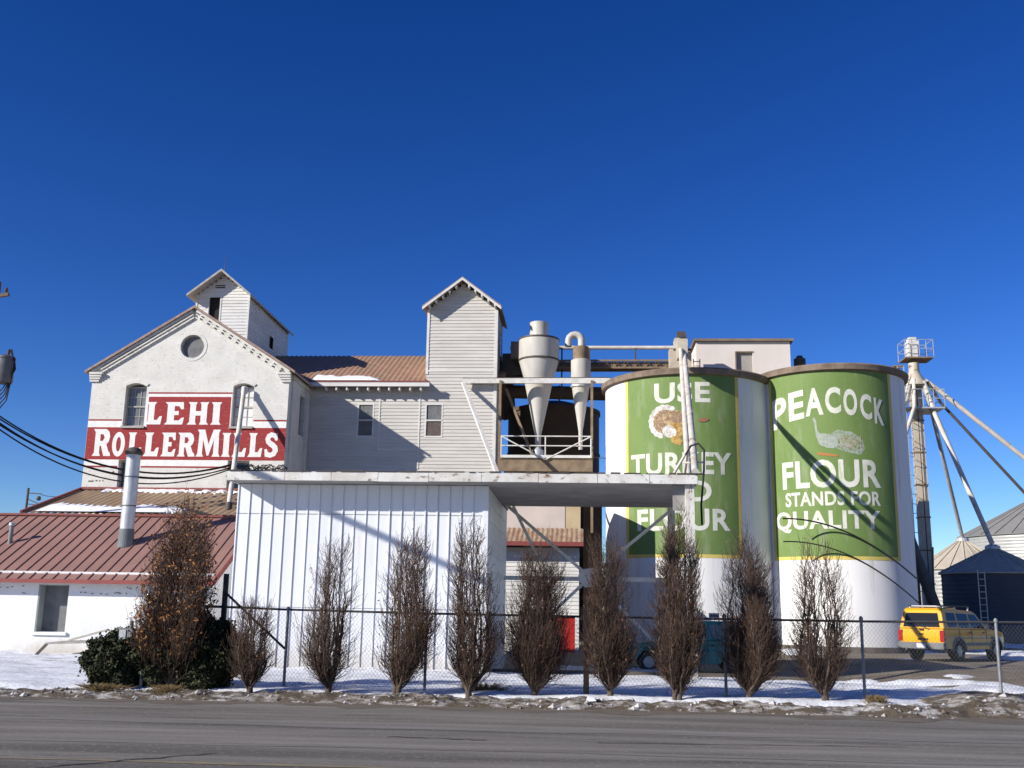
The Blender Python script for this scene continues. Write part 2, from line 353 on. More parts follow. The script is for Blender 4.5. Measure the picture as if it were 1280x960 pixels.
# worn bands and tar seams in the road surface
mb = MB()
for y0, w, ph in ((15.25, .34, 0), (13.1, .16, 2.2)):
    px = np.arange(-40, 41, .4); b = len(mb.v)
    wob = .06 * np.sin(px * .6 + ph) + .04 * np.sin(px * 2.3 + ph)
    mb.v += [(float(x), float(y0 + d), .010) for x, d in zip(px, wob)] + [(float(x), float(y0 + w + d * .7 + .05 * math.sin(x * 1.7)), .010) for x, d in zip(px, wob)]
    n = len(px); mb.f += [(b + i, b + i + 1, b + n + i + 1, b + n + i) for i in range(n - 1)]
setp(build(mb, 'road_worn_band', lane_worn), kind='structure')
mb = MB(); px = np.arange(-40, 41, .2); n = len(px)
mb.v = [(float(x), 11.55 + .02 * math.sin(x * 2.1), .0112) for x in px] + [(float(x), 11.67 + .03 * math.sin(x * 1.3), .0112) for x in px]
mb.f = [(i, i + 1, n + i + 1, n + i) for i in range(n - 1)]
setp(build(mb, 'road_marking', mat('worn_yellow_line', (.26, .21, .12), (.15, .138, .12), scale=5, stretch=(.6, 2, 1), lo=.4, hi=.6, rough=.9)), kind='structure')
mb = MB(); random.seed(4)
def crack(p, q, w, seg=14, jit=.05):
    pts = [(p[0] + (q[0] - p[0]) * i / seg + random.uniform(-jit, jit), p[1] + (q[1] - p[1]) * i / seg + random.uniform(-jit, jit)) for i in range(seg + 1)]
    b = len(mb.v)
    d = Vector((q[0] - p[0], q[1] - p[1])).normalized(); nn = (-d.y, d.x)
    for x, y in pts:
        k = w * random.uniform(.4, 1.2); mb.v += [(x - nn[0] * k, y - nn[1] * k, .013), (x + nn[0] * k, y + nn[1] * k, .013)]
    mb.f += [(b + 2 * i, b + 2 * i + 1, b + 2 * i + 3, b + 2 * i + 2) for i in range(seg)]
crack((-5.6, 11.0), (-4.2, 12.4), .022); crack((.2, 14.2), (4.2, 14.6), .018, 20, .03)
crack((-2.6, 14.3), (-1.3, 14.2), .02); crack((5.6, 14.1), (9, 14.4), .018); crack((-9, 16.8), (-3, 16.9), .012, 30, .02)
setp(build(mb, 'road_tar_seam', tar, recalc=False), kind='structure')
# ploughed ridge of dirty snow and gravel along the road
def ridge(X, Y):
    e = edge(X); t = (Y - e + .12) / 1.15; h = np.clip(np.sin(np.clip(t, 0, 1) * np.pi), 0, 1) ** .7
    mound = .34 * sst(5.2, 7.5, X) * (1 - sst(12, 15, X)) * np.clip(np.sin(np.clip((Y - e) / 3.4, 0, 1) * np.pi), 0, 1)
    flat = .6 + .4 * sst(-12, -6, X)
    return h * (.03 + .22 * fbm(X, Y, 2.3) ** 1.3 + .10 * fbm(X + 9, Y, 6.5)) * flat + mound * (.6 + .8 * fbm(X, Y, 1.6)) - .03
setp(sheet('verge', np.arange(-16, 18, .045), np.arange(18.6, 23.6, .045), ridge, dirty_snow,
           keep=lambda X, Y, Z: (Y < edge(X) + 1.15 + 2.2 * sst(4.8, 7, X)) & (Y > edge(X) - .12)), kind='structure')
mb = MB(); random.seed(31)
for i in range(340):      # frozen clods thrown up by the plough
    x = random.uniform(-11, 11); y = float(edge(x)) + abs(random.gauss(0, .45)) - .15; rr = random.choice((.02, .03, .03, .045, .07)) * random.uniform(.7, 1.3)
    z = max(0, float(ridge(np.array([x]), np.array([y]))[0])); mb.v += [(x + rr * random.uniform(.7, 1.3) * a, y + rr * random.uniform(.7, 1.3) * b, z + rr * c * random.uniform(.5, .9)) for a, b, c in ((1, 0, 0), (0, 1, 0), (-1, 0, 0), (0, -1, 0), (0, 0, 1), (.1, 0, -1))]
    k = len(mb.v) - 6; mb.f += [(k, k + 1, k + 4), (k + 1, k + 2, k + 4), (k + 2, k + 3, k + 4), (k + 3, k, k + 4), (k + 1, k, k + 5), (k + 2, k + 1, k + 5), (k + 3, k + 2, k + 5), (k, k + 3, k + 5)]
o = build(mb, 'snow_clods', mat('clod_snow', (.14, .11, .085), (.50, .48, .46), scale=2.5, lo=.46, hi=.56, rough=.95), recalc=False); setp(o, 'scattered frozen clods of dirty snow along the road edge', 'snow', kind='stuff')
# snow between the verge and the buildings
def snowz(X, Y):
    n = fbm(X, Y, .55); m = sst(.36, .56, n + .20 * (1 - sst(27, 33, Y)) - .28 * sst(2.5, 5.0, X) * sst(21.6, 25, Y) + .10)
    drift = .10 * np.exp(-((Y - 28.3) / .9) ** 2) * (1 - sst(-3, -2, X)) * sst(-10.5, -9.5, X)
    edgef = sst(19.5, 20.1, Y) * (1 - sst(9, 11.5, X) )
    return gz(X, Y) - .03 + (m * (.10 + .12 * fbm(X, Y, 1.1) + .02 * fbm(X, Y, 6)) + drift) * edgef
setp(sheet('snow', np.arange(-32, 12, .12), np.arange(19.4, 36, .12), snowz, snow_mat, keep=lambda X, Y, Z: Z > gz(X, Y) + .004), kind='structure')
setp(sheet('yard', np.arange(-30, 60.1, 1.), np.arange(33, 90.1, 1.), lambda X, Y: gz(X, Y) + .006, lot_mat), kind='structure')
def patchz(X, Y):
    m = sst(.50, .66, fbm(X, Y, .33) + .25 * np.exp(-((X - 19) / 3) ** 2 - ((Y - 47) / 4) ** 2) + .3 * np.exp(-((X - 20) / 5) ** 2 - ((Y - 56) / 2) ** 2) - .1)
    return gz(X, Y) - .02 + m * (.08 + .10 * fbm(X, Y, 1.3))
setp(sheet('yard_snow', np.arange(8, 40, .25), np.arange(38, 62, .25), patchz, snow_mat, keep=lambda X, Y, Z: Z > gz(X, Y) + .012), kind='structure')

# ------------------------------------------------------------------ windows
def sash_window(parent, x0, x1, z0, z1, y, glass=glass_grey, fm=frame_old, cols=2, rows=2, sill=True, fw=.07, lower=None):
    """double-hung window standing at depth y in a wall facing -Y: frame > upper pane, lower pane, sill"""
    mb = MB(); zm = (z0 + z1) / 2
    mb.box(x0, x0 + fw, y, y + .09, z0, z1); mb.box(x1 - fw, x1, y, y + .09, z0, z1)
    mb.box(x0 + fw, x1 - fw, y, y + .09, z1 - fw, z1); mb.box(x0 + fw, x1 - fw, y, y + .09, z0, z0 + fw)
    mb.box(x0 + fw, x1 - fw, y - .01, y + .08, zm - fw / 2, zm + fw / 2)
    for i in range(1, cols):
        xm = x0 + fw + (x1 - x0 - 2 * fw) * i / cols
        mb.box(xm - .014, xm + .014, y + .02, y + .07, z0 + fw, zm - fw / 2); mb.box(xm - .014, xm + .014, y + .02, y + .07, zm + fw / 2, z1 - fw)
    for zz0, zz1 in ((z0 + fw, zm - fw / 2), (zm + fw / 2, z1 - fw)):
        for j in range(1, rows):
            zq = zz0 + (zz1 - zz0) * j / rows; mb.box(x0 + fw, x1 - fw, y + .025, y + .065, zq - .012, zq + .012)
    f = build(mb, 'window', fm, parent)
    build(MB().box(x0 + fw, x1 - fw, y + .05, y + .06, zm, z1 - fw / 2), 'pane', glass, f)
    build(MB().box(x0 + fw, x1 - fw, y + .045, y + .055, z0 + fw / 2, zm - .002), 'pane', lower or glass, f)
    if sill: build(MB().box(x0 - .06, x1 + .06, y - .33, y + .02, z0 - .10, z0 - .003), 'sill', fm, f)
    return f

# ------------------------------------------------------------------ brick mill with the painted sign
ML, MR, MY, MYB, ME, MP = -22.85, -13.5, 46., 63., 12.25, 15.2; MX = (ML + MR) / 2
mill = thing('brick_mill', 'white painted brick gabled mill with large red lettered sign band', 'mill building', (MX, MY, 0))
lw = rect(-21.2, -20.2, 6.75, 8.05); lw2 = rect(-16.1, -15.1, 6.75, 8.05)
holes = [arch(-21.2, -20.2, 9.62, 11.62, .14), arch(-16.1, -15.12, 9.62, 11.62, .14), lw, lw2,
         [(-18.2 + .56 * math.cos(2 * math.pi * i / 28), 13.4 + .56 * math.sin(2 * math.pi * i / 28)) for i in range(28)]]
mb = MB()
mb.plate([(ML, -.3), (MR, -.3), (MR, ME), (MX, MP), (ML, ME)], holes, (0, MY, 0), XU, ZV, .38)
mb.plate([(MY + .38, -.3), (MYB, -.3), (MYB, ME), (MY + .38, ME)], [rect(48.0, 48.9, 9.6, 11.5)], (MR, 0, 0), (0, 1, 0), ZV, .38)
mb.box(ML, ML + .38, MY + .38, MYB, -.3, ME)
mb.plate([(ML, -.3), (MR, -.3), (MR, ME), (MX, MP), (ML, ME)], [], (0, MYB, 0), XU, ZV, -.3)
wall = build(mb, 'wall', white_brick, mill)
# pilasters on the side wall
mb = MB()
for y in (46.45, 49.0): mb.box(MR - .001, MR + .07, y, y + .5, 0, 11.9)
mb.box(MR - .001, MR + .08, 46.45, 49.6, 11.95, 12.15)
build_each(mb, 'pilaster', white_brick, wall)
# stepped brick cornice up both rakes, with dentils
mb = MB()
for sgn in (-1, 1):
    e0 = Vector((MX + sgn * (MR - ML) / 2, MY, ME)); pk = Vector((MX, MY, MP)); d = (pk - e0).normalized(); nrm = Vector((-d.z, 0, d.x)) * (1 if d.x > 0 else -1)
    if nrm.z > 0: nrm = -nrm
    L = (pk - e0).length
    for k, (off, wd, pr) in enumerate(((.05, .10, .16), (.19, .06, .12), (.33, .06, .09))):
        a = e0 + nrm * off + d * (.35 if k else -.05); b = e0 + nrm * off + d * (L - .12 - off * .4)
        n2 = nrm * wd * .5; f = Vector((0, -pr, 0)); bk = Vector((0, -.002, 0))
        mb.hexa([a + n2 + f, b + n2 + f, b + n2 + bk, a + n2 + bk, a - n2 + f, b - n2 + f, b - n2 + bk, a - n2 + bk])
    m = int(L / .42)
    for i in range(1, m):
        c = e0 + d * (i * L / m) + nrm * .20; dd = d * .035; n2 = nrm * .13; f = Vector((0, -.075, 0)); bk = Vector((0, -.003, 0))
        mb.hexa([c - dd + n2 + f, c + dd + n2 + f, c + dd + n2 + bk, c - dd + n2 + bk, c - dd - n2 + f, c + dd - n2 + f, c + dd - n2 + bk, c - dd - n2 + bk])
    x = e0.x
    for k in range(4):   # corbelled kneeler at each eave
        w = .62 - k * .06; x0, x1 = (x - .09, x - .09 + w) if sgn < 0 else (x + .09 - w, x + .09)
        mb.box(x0, x1, MY - .20 + k * .04, MY - .002, ME - .22 - k * .11, ME - .115 - k * .11)
build(mb, 'cornice', white_brick, mill)
mb = MB()   # arched brick hoods and the round window's ring
for x0, x1 in ((-21.2, -20.2), (-16.1, -15.12)):
    out = [(x0 - .1 + (x1 - x0 + .2) * i / 10, 11.60 + .2 * math.sin(math.pi * i / 10)) for i in range(11)]
    inn = [(x1 + (x0 - x1) * i / 10, 11.50 + .14 * math.sin(math.pi * i / 10)) for i in range(11)]
    mb.plate(out + inn, [], (0, MY - .05, 0), XU, ZV, .047)
c = [(math.cos(2 * math.pi * i / 32), math.sin(2 * math.pi * i / 32)) for i in range(32)]
mb.plate([(-18.2 + .70 * a, 13.4 + .70 * b) for a, b in c], [[(-18.2 + .565 * a, 13.4 + .565 * b) for a, b in c]], (0, MY - .018, 0), XU, ZV, .016)
build_each(mb, 'window_hood', white_brick, wall)
sash_window(mill, -21.2, -20.2, 9.62, 11.52, MY + .24, cols=3)
f = sash_window(mill, -16.1, -15.12, 9.62, 11.52, MY + .24, cols=3, glass=stucco_white)
sash_window(mill, -21.2, -20.2, 6.75, 8.04, MY + .24, cols=1, rows=1, glass=glass_dark)
sash_window(mill, -16.1, -15.1, 6.75, 8.04, MY + .24, cols=1, rows=1, glass=glass_dark)
f = build(MB().lathe([(.56, 0), (.5, 0), (.5, .06), (.56, .06)], 0, 0, 32, caps=False), 'round_window', frame_old, mill, local=True)
f.rotation_euler = (R(90), 0, 0); f.location = (-18.2 - MX, .2, 13.4)
build(MB().lathe([(.52, .01), (.52, .03)], 0, 0, 32), 'pane', board_grey, f, local=True)
mb = MB().box(MR - .25, MR - .2, 48.0, 48.9, 9.6, 11.5); build_each(mb, 'side_window', board_grey, mill)
# roof
def gable_roof(parent, xl, xr, xm, ze, zp, y0, y1, t=.12, m=rake_red, name='roof'):
    mb = MB()
    for x in (xl, xr):
        mb.hexa([(x, y0, ze), (xm, y0, zp), (xm, y1, zp), (x, y1, ze), (x, y0, ze + t), (xm, y0, zp + t), (xm, y1, zp + t), (x, y1, ze + t)])
    return build(mb, name, m, parent)
sl_ = (MP - ME) / ((MR - ML) / 2)
gable_roof(mill, ML - .3, MR + .3, MX, ME - .3 * sl_ + .02, MP + .02, MY - .24, MYB + .2)
# painted sign: band, lines, lettering
sign = MB(); sign.plate(rect(ML + .01, MR - .01, 8.06, 9.56), [], (0, MY - .006, 0), XU, ZV, 0)
sign.plate(rect(-20.06, -16.16, 9.565, 11.0), [], (0, MY - .006, 0), XU, ZV, 0)
for z in (11.14, 9.86, 7.70):
    for a, b in (((-20.1, -16.12),) if z > 11 else ((ML + .01, -21.25), (-15.05, MR - .01)) if z > 9 else ((-20.15, -16.15), (ML + .01, -21.25))):
        sign.plate(rect(a, b, z, z + .075), [], (0, MY - .006, 0), XU, ZV, 0)
psign = build(sign, 'painted_sign', red_paint, mill)
sg = MB()
for a, b, z0, z1 in ((-20.1, -16.12, 11.0, 11.14), (ML + .01, -21.22, 9.56, 9.86), (-15.09, MR - .01, 9.56, 9.86), (-20.18, -16.12, 7.775, 8.06), (ML + .01, -21.22, 7.775, 8.06), (-20.18, -20.06, 9.56, 11.0), (-16.16, -16.12, 9.56, 11.0)):
    sg.plate(rect(a, b, z0, z1), [], (0, MY - .005, 0), XU, ZV, 0)
build(sg, 'white_border', sign_white, psign)
def ell(cx, cy, a, b, n=28): return [(cx + a * math.cos(2 * math.pi * i / n), cy + b * math.sin(2 * math.pi * i / n)) for i in range(n)]
G = {
 'L': (.86, [(0, 0), (.80, 0), (.86, .38), (.72, .36), (.60, .2), (.44, .2), (.44, .86), (.54, 1), (.04, 1), (.13, .86), (.12, .14)], []),
 'E': (.90, [(0, 0), (.84, 0), (.90, .32), (.78, .30), (.66, .18), (.44, .18), (.44, .42), (.64, .42), (.64, .60), (.44, .60), (.44, .82), (.64, .82), (.74, .68), (.86, .68), (.84, 1), (0, 1), (.12, .88), (.12, .12)], []),
 'H': (1.06, [(0, 0), (.46, 0), (.40, .12), (.40, .40), (.66, .40), (.66, .12), (.60, 0), (1.06, 0), (.96, .12), (.96, .88), (1.04, 1), (.60, 1), (.66, .88), (.66, .60), (.40, .60), (.40, .88), (.46, 1), (.02, 1), (.11, .88), (.11, .12)], []),
 'I': (.48, [(0, 0), (.48, 0), (.40, .12), (.40, .88), (.48, 1), (0, 1), (.09, .88), (.09, .12)], []),
 'R': (1.02, [(0, 0), (.46, 0), (.39, .12), (.39, .38), (.46, .38), (.64, 0), (1.02, 0), (.96, .14), (.90, .16), (.75, .43), (.87, .54), (.92, .72), (.86, .9), (.70, 1), (0, 1), (.11, .88), (.11, .12)], [[(.39, .56), (.54, .56), (.63, .69), (.54, .81), (.39, .81)]]),
 'O': (.92, ell(.46, .5, .46, .52), [ell(.46, .5, .17, .31)]),
 'M': (1.36, [(0, 0), (.42, 0), (.35, .12), (.37, .62), (.62, .04), (.72, .04), (.97, .62), (.98, .12), (.90, 0), (1.36, 0), (1.27, .12), (1.24, .88), (1.33, 1), (.92, 1), (.68, .46), (.44, 1), (.02, 1), (.13, .88), (.09, .12)], []),
 'S': (.88, [(.10, .02), (.45, -.03), (.74, .06), (.88, .27), (.82, .46), (.62, .60), (.42, .68), (.36, .76), (.46, .83), (.60, .80), (.70, .68), (.82, .70), (.80, 1.0), (.66, .99), (.42, 1.04), (.18, .95), (.07, .76), (.14, .58), (.34, .45), (.52, .37), (.57, .27), (.46, .18), (.30, .20), (.18, .34), (.06, .32)], []),
}
let = MB()
def glyph(ch, x0, x1, z0, z1):
    w, out, hs_ = G[ch]; k = (x1 - x0) / w; q = lambda P: [(x0 + a * k, z0 + b * (z1 - z0)) for a, b in P]
    let.plate(q(out), [q(h) for h in hs_], (0, MY - .011, 0), XU, ZV, 0)
kx = (-16.25 + 20.08) / (287 - 186)
fx = lambda px: -20.08 + (px - 186) * kx
for ch, a, b in (('L', 184.5, 205), ('E', 208, 232.5), ('H', 236.5, 263), ('I', 265.5, 278.5)): glyph(ch, fx(a), fx(b), 9.70, 10.75)
kx = (-13.5 + 22.8) / (357.5 - 110); fx2 = lambda px: -22.8 + (px - 110) * kx
for ch, a, b in (('R', 117.5, 141), ('O', 142, 158), ('L', 161, 179), ('L', 181.5, 201), ('E', 203.5, 222), ('R', 224, 246.5), ('M', 247.5, 277.5), ('I', 279, 290), ('L', 292, 309.5), ('L', 311.5, 329.5), ('S', 331, 349)):
    glyph(ch, fx2(a), fx2(b), 8.22, 9.47 if (ch == 'M' or a < 120) else 9.32)
build(let, 'lettering', sign_white, psign, recalc=False)
mb = MB()
for a, b, z in ((-22.55, -22.3, 7.02), (-22.22, -22.12, 7.05), (-22.05, -21.98, 7.04), (-21.9, -21.84, 7.05)): mb.plate(rect(a, b, z, z + .07), [], (0, MY - .004, 0), XU, ZV, 0)
build_each(mb, 'paint_scuff', board_grey, wall)
# cupola on the mill roof
CX0, CX1, CY0, CY1 = -19.36, -16.66, 49., 56.; CM = (CX0 + CX1) / 2
mb = MB()
zr = lambda x: MP - abs(x - MX) * sl_ - .1
hol = [(-18.75, -18.12, 15.4, 16.75), (-18.45, -17.95, 17.1, 17.35)]
top = 17.85
def cr(z):
    if z <= 16.85: return (CX0, CX1)
    k = (z - 16.85) / (top - 16.85); return (CX0 + (CM - CX0) * k, CX1 + (CM - CX1) * k)
mb.siding(cr, 13.5, top, hol, (0, CY0, 0), XU, ZV, .16, .026)
cup = build(mb, 'cupola', bright_siding, mill)
mb = MB(); mb.siding(lambda z: (CY0, CY1), 12.8, 16.85, [(52.6, 53.25, 15.0, 15.75)], (CX1, 0, 0), (0, 1, 0), ZV, .16, .026)
mb.box(CX0, CX0 + .1, CY0 + .02, CY1, 13, 16.85); mb.box(CX0 + .1, CX1 - .1, CY1 - .1, CY1, 13, 16.85)
build(mb, 'cupola_side_wall', bright_siding, cup)
gable_roof(cup, CX0 - .32, CX1 + .22, CM, 16.60, 17.9, CY0 - .6, CY1 + .4, .12, m=frame_old)
mb = MB().box(-18.75, -18.12, CY0 + .14, CY0 + .18, 15.4, 16.75); mb.box(-18.45, -17.95, CY0 + .12, CY0 + .16, 17.1, 17.35); mb.box(CX1 - .14, CX1 - .1, 52.6, 53.25, 15.0, 15.75)
build_each(mb, 'cupola_opening', dark_opening, cup)
mb = MB()
for x in (-18.78, -18.15): mb.box(x, x + .07, CY0 - .035, CY0 + .1, 15.4, 16.78)
for z in (17.15, 17.25): mb.box(-18.45, -17.95, CY0 - .03, CY0 + .05, z, z + .03)
for x in (CX0 - .03, CX1 - .06): mb.box(x, x + .09, CY0 - .04, CY0 + .05, 14.0, 16.86)
build_each(mb, 'cupola_trim', bright_siding, cup)
build(MB().tube((CM, CY0 - .1, 18.05), (CM, CY0 - .1, 18.9), .018, .008, 6), 'lightning_rod', dark_steel, cup)

# ------------------------------------------------------------------ clapboard wing with the head tower
WY = 49.6; TX0, TX1 = -7.7, -4.26
wing = thing('clapboard_wing', 'grey white clapboard mill wing with tall gabled tower and rusty tin roof', 'mill building', (-8.9, WY, 0))
wh = [(-11.05, -10.22, 9.75, 11.42), (-7.70, -6.82, 9.75, 11.42)]
mb = MB(); TPK = 17.55; TE = 16.25; TM = (TX0 + TX1) / 2
mb.siding(lambda z: (MR, TX1) if z < 12.3 else (TX0, TX1) if z <= TE else (TX0 + (TM - TX0) * (z - TE) / (TPK - TE), TX1 + (TM - TX1) * (z - TE) / (TPK - TE)), 0, TPK, wh, (0, WY, 0), XU, ZV, .172, .03)
wwall = build(mb, 'wall', siding_white, wing)
mb = MB(); mb.siding(lambda z: (WY, 53.0) if z < 16.25 else (WY, 53.0), 0, 16.25, [(51.2, 51.9, 14.2, 15.5)], (TX1, 0, 0), (0, 1, 0), ZV, .172, .03)
mb.box(TX0, TX0 + .1, WY + .03, 53.0, 12.3, 16.25); mb.box(TX0 + .1, TX1 - .1, 52.9, 53.0, 8, 16.25)
build(mb, 'tower_side_wall', siding_white, wwall)
mb = MB()   # corner boards, belt board, seams between panels
mb.box(TX1 - .10, TX1 + .045, WY - .05, WY + .06, 8, TE - .05); mb.box(TX0 - .045, TX0 + .08, WY - .05, WY + .06, 12.9, TE - .05)
mb.box(TX0, TX1 - .1, WY - .045, WY - .005, 13.02, 13.09)
mb.box(-9.98, -9.92, WY - .042, WY - .004, 9.15, 11.7); mb.box(-10.0, -7.92, WY - .044, WY - .004, 9.10, 9.15); mb.box(-8.0, -7.94, WY - .043, WY - .004, 8.2, 11.9)
build_each(mb, 'trim_board', bright_siding, wwall)
mb = MB().box(-13.5, -4.4, WY + .16, WY + .2, 9, 12); mb.box(TX1 - .2, TX1 - .15, 50.5, 52.4, 13.5, 16); build_each(mb, 'window_backing', dark_opening, wing)
for h in wh: sash_window(wing, *h, WY - .03, cols=1, rows=1, sill=False, fm=bright_siding, glass=board_grey, lower=mat('brown_window_glass', (.10, .075, .06), (.14, .11, .09), scale=3, rough=.25))
# corrugated roof of the wing with eave board and rafter tails
def slope_sheet(mb, x0, x1, ya, za, yb, zb, pitch=.22, amp=.03, t=.02, dx=None):
    """corrugated sheet rising from (ya,za) to (yb,zb); ribs run up the slope"""
    dx = dx or pitch / 4; n = int((x1 - x0) / dx); b = len(mb.v)
    for i in range(n + 1):
        x = x0 + (x1 - x0) * i / n; h = amp * math.cos(2 * math.pi * (x - x0) / pitch)
        mb.v += [(x, ya, za + h), (x, yb, zb + h)]
    mb.f += [(b + 2 * i, b + 2 * i + 2, b + 2 * i + 3, b + 2 * i + 1) for i in range(n)]
mb = MB(); slope_sheet(mb, -17.4, TX0 + .05, 49.05, 12.38, 54.2, 14.95, .26, .028)
slope_sheet(mb, TX1 + .0, TX1 + .4, 50.2, 12.9, 54.2, 14.95, .26, .028); slope_sheet(mb, -17.4, TX1 + .4, 59.4, 12.38, 54.2, 14.95, .26, .028)
build(mb, 'roof', pink_roof, wing, smooth=50)
mb = MB().box(MR + .1, TX0 + .25, 48.98, 49.06, 12.16, 12.36); build(mb, 'eave_board', bright_siding, wing)
mb = MB().box(MR + .1, TX0 + .25, 48.96, 49.10, 12.365, 12.43); build(mb, 'eave_flashing', red_trim, wing)
mb = MB()
x = MR + .9
while x < TX0 + .1: mb.box(x, x + .07, 49.06, 49.58, 11.98, 12.16); x += .52
build_each(mb, 'rafter_tail', bright_siding, wing)
mb = MB()
tsl = (TPK - TE) / ((TX1 - TX0) / 2)
tr = gable_roof(wing, TX0 - .24, TX1 + .24, TM, TE - .24 * tsl + .10, TPK + .10, WY - .55, 53.3, .10, m=rake_red, name='tower_roof')
mb = MB()
for sgn, xe in ((-1, TX0 - .24), (1, TX1 + .24)):
    ze = TE - abs(xe - (TX0 if sgn < 0 else TX1)) * tsl
    mb.hexa([(xe, WY - .59, ze - .02), (TM, WY - .59, TPK + .02), (TM, WY - .552, TPK + .02), (xe, WY - .552, ze - .02), (xe, WY - .59, ze + .11), (TM, WY - .59, TPK + .15), (TM, WY - .552, TPK + .15), (xe, WY - .552, ze + .11)])
    for i in range(1, 6):
        x = xe + (TM - xe) * i / 6; z = ze + (TPK - ze) * i / 6; mb.box(x - .04, x + .04, WY - .54, WY - .03, z - .10, z + .07)
build(mb, 'tower_rake_board', bright_siding, tr)
def snow_blob(x0, x1, ya, za, yb, zb, fn, n=60, m=14, lift=.05):
    """a lump of snow on a slope; fn(u,v)->thickness, faces only where it is positive"""
    mb = MB(); idx = {}; T = {}
    for i in range(n + 1):
        for j in range(m + 1):
            u, v = i / n, j / m; T[i, j] = fn(u, v)
    for i in range(n + 1):
        for j in range(m + 1):
            u, v = i / n, j / m; idx[i, j] = len(mb.v)
            mb.v.append((x0 + (x1 - x0) * u, ya + (yb - ya) * v, za + (zb - za) * v + lift * min(1, T[i, j] * 4) + (0 if T[i, j] > 0 else -.08)))
    for i in range(n):
        for j in range(m):
            if max(T[i, j], T[i + 1, j], T[i, j + 1], T[i + 1, j + 1]) > 0: mb.f.append((idx[i, j], idx[i + 1, j], idx[i + 1, j + 1], idx[i, j + 1]))
    return mb
fnz = lambda x, y, s: float(fbm(np.array([x]), np.array([y]), s)[0]) - .47
mb = snow_blob(MR + .2, -9.9, 49.08, 12.40, 51.2, 13.46, lambda u, v: .62 - v * (1.0 + .5 * u) - max(0, u - .8) * 2.5 + .5 * fnz(u * 6, v * 3, 1.5), lift=.08)
setp(build(mb, 'snow_patch', clean_snow, smooth=60, origin=(-11.7, 49.1, 12.4)), 'white snow lying at the eave of the rusty wing roof beside the brick mill', 'snow')

# ------------------------------------------------------------------ rusty lean-to in front of the mill
lean = thing('lean_to_shed', 'low lean-to with rusty brown tin roof against the brick mill front', 'shed', (-18.2, 43.5, 0))
mb = MB(); slope_sheet(mb, -22.8, -12.6, 41.1, 5.17, 45.98, 6.66, .30, .03); build(mb, 'roof', brown_roof, lean, smooth=50)
mb = MB().box(-22.6, -12.8, 41.5, 45.97, -.2, 5.05); build(mb, 'wall', stucco_white, lean)
mb = MB().box(-22.8, -13.5, 45.86, 45.99, 6.68, 6.78); mb.beam((-22.84, 41.1, 5.2), (-22.84, 45.98, 6.7), .1, .14); build(mb, 'flashing', red_trim, lean)
def lz(u, v):
    edge_ = .55 - .15 * u + .28 * fnz(u * 9, 0, 1.1); a = (edge_ - v) if u < .72 + .1 * fnz(v * 4, 3, 2) + .05 * math.sin(v * 9) else -.2
    streak = .15 * (math.cos(2 * math.pi * u * 34 * .74) > .2)
    return a - streak * max(0, (v - edge_ + .2)) * 4
mb = snow_blob(-22.3, -14.6, 41.15, 5.2, 44.6, 6.25, lz, n=170, m=24, lift=.06)
setp(build(mb, 'snow_patch', clean_snow, smooth=60, origin=(-18.5, 41.2, 5.2)), 'wide white snow sheet on the rusty lean-to roof left of the flue', 'snow')
mb = snow_blob(-21.6, -15.2, 45.3, 6.47, 45.9, 6.65, lambda u, v: .25 + v * .3 - .6 + 1.3 * fnz(u * 16, v * 2, 1.2) + .2, n=120, m=8, lift=.07)
setp(build(mb, 'snow_patch', clean_snow, smooth=60, origin=(-18.5, 45.5, 6.5)), 'thin broken line of snow along the top of the lean-to roof under the mill windows', 'snow')

# ------------------------------------------------------------------ red roofed annex
AX0, AX1, AY = -34., -11.6, 33.
ann = thing('red_roof_annex', 'low whitewashed annex with red standing seam metal roof and tall flue', 'building', (-18, AY, 0))
mb = MB(); mb.plate(rect(AX0, AX1 - .15, -.2, 2.62), [rect(-17.45, -16.45, .72, 2.2)], (0, AY, 0), XU, ZV, .42)
mb.plate([(AY + .42, -.2), (41.2, -.2), (41.2, 2.3), (37.1, 4.7), (AY + .42, 2.62)], [], (AX1 - .15, 0, 0), (0, 1, 0), ZV, .3)
aw = build(mb, 'wall', stucco_white, ann)
mb = MB().box(-17.45, -16.45, AY + .36, AY + .40, .72, 2.2); w = build(mb, 'window', board_grey, ann)
mb = MB().box(-17.44, -17.41, AY + .01, AY + .36, .72, 2.2); mb.box(-17.41, -16.46, AY + .05, AY + .36, 2.17, 2.199); build(mb, 'frame', reveal_grey, w)
mb = MB().box(-17.52, -16.38, AY - .07, AY + .36, .62, .717); build(mb, 'sill', stucco_white, w)
Y0, Z0, Y1, Z1 = 32.6, 2.28, 37.1, 4.68
mb = MB()
mb.hexa([(AX0, Y0, Z0), (AX1, Y0, Z0), (AX1, Y1, Z1), (AX0, Y1, Z1), (AX0, Y0, Z0 + .06), (AX1, Y0, Z0 + .06), (AX1, Y1, Z1 + .06), (AX0, Y1, Z1 + .06)])
mb.hexa([(AX0, 41.1, 2.4), (AX1, 41.1, 2.4), (AX1, Y1, Z1), (AX0, Y1, Z1), (AX0, 41.1, 2.46), (AX1, 41.1, 2.46), (AX1, Y1, Z1 + .06), (AX0, Y1, Z1 + .06)])
x = AX0 + .2
while x < AX1: mb.beam((x, Y0, Z0 + .075), (x, Y1, Z1 + .075), .03, .04); x += .385
rf = build(mb, 'roof', red_roof, ann)
mb = MB().box(AX0, AX1 + .02, Y0 - .05, Y0 - .002, Z0 - .04, Z0 + .085); mb.beam((AX0, Y1, Z1 + .10), (AX1, Y1, Z1 + .10), .22, .07)
mb.beam((AX1 + .02, Y0, Z0 + .04), (AX1 + .02, Y1, Z1 + .04), .04, .16); build(mb, 'roof_trim', red_trim, rf)
mb = MB(); random.seed(3)
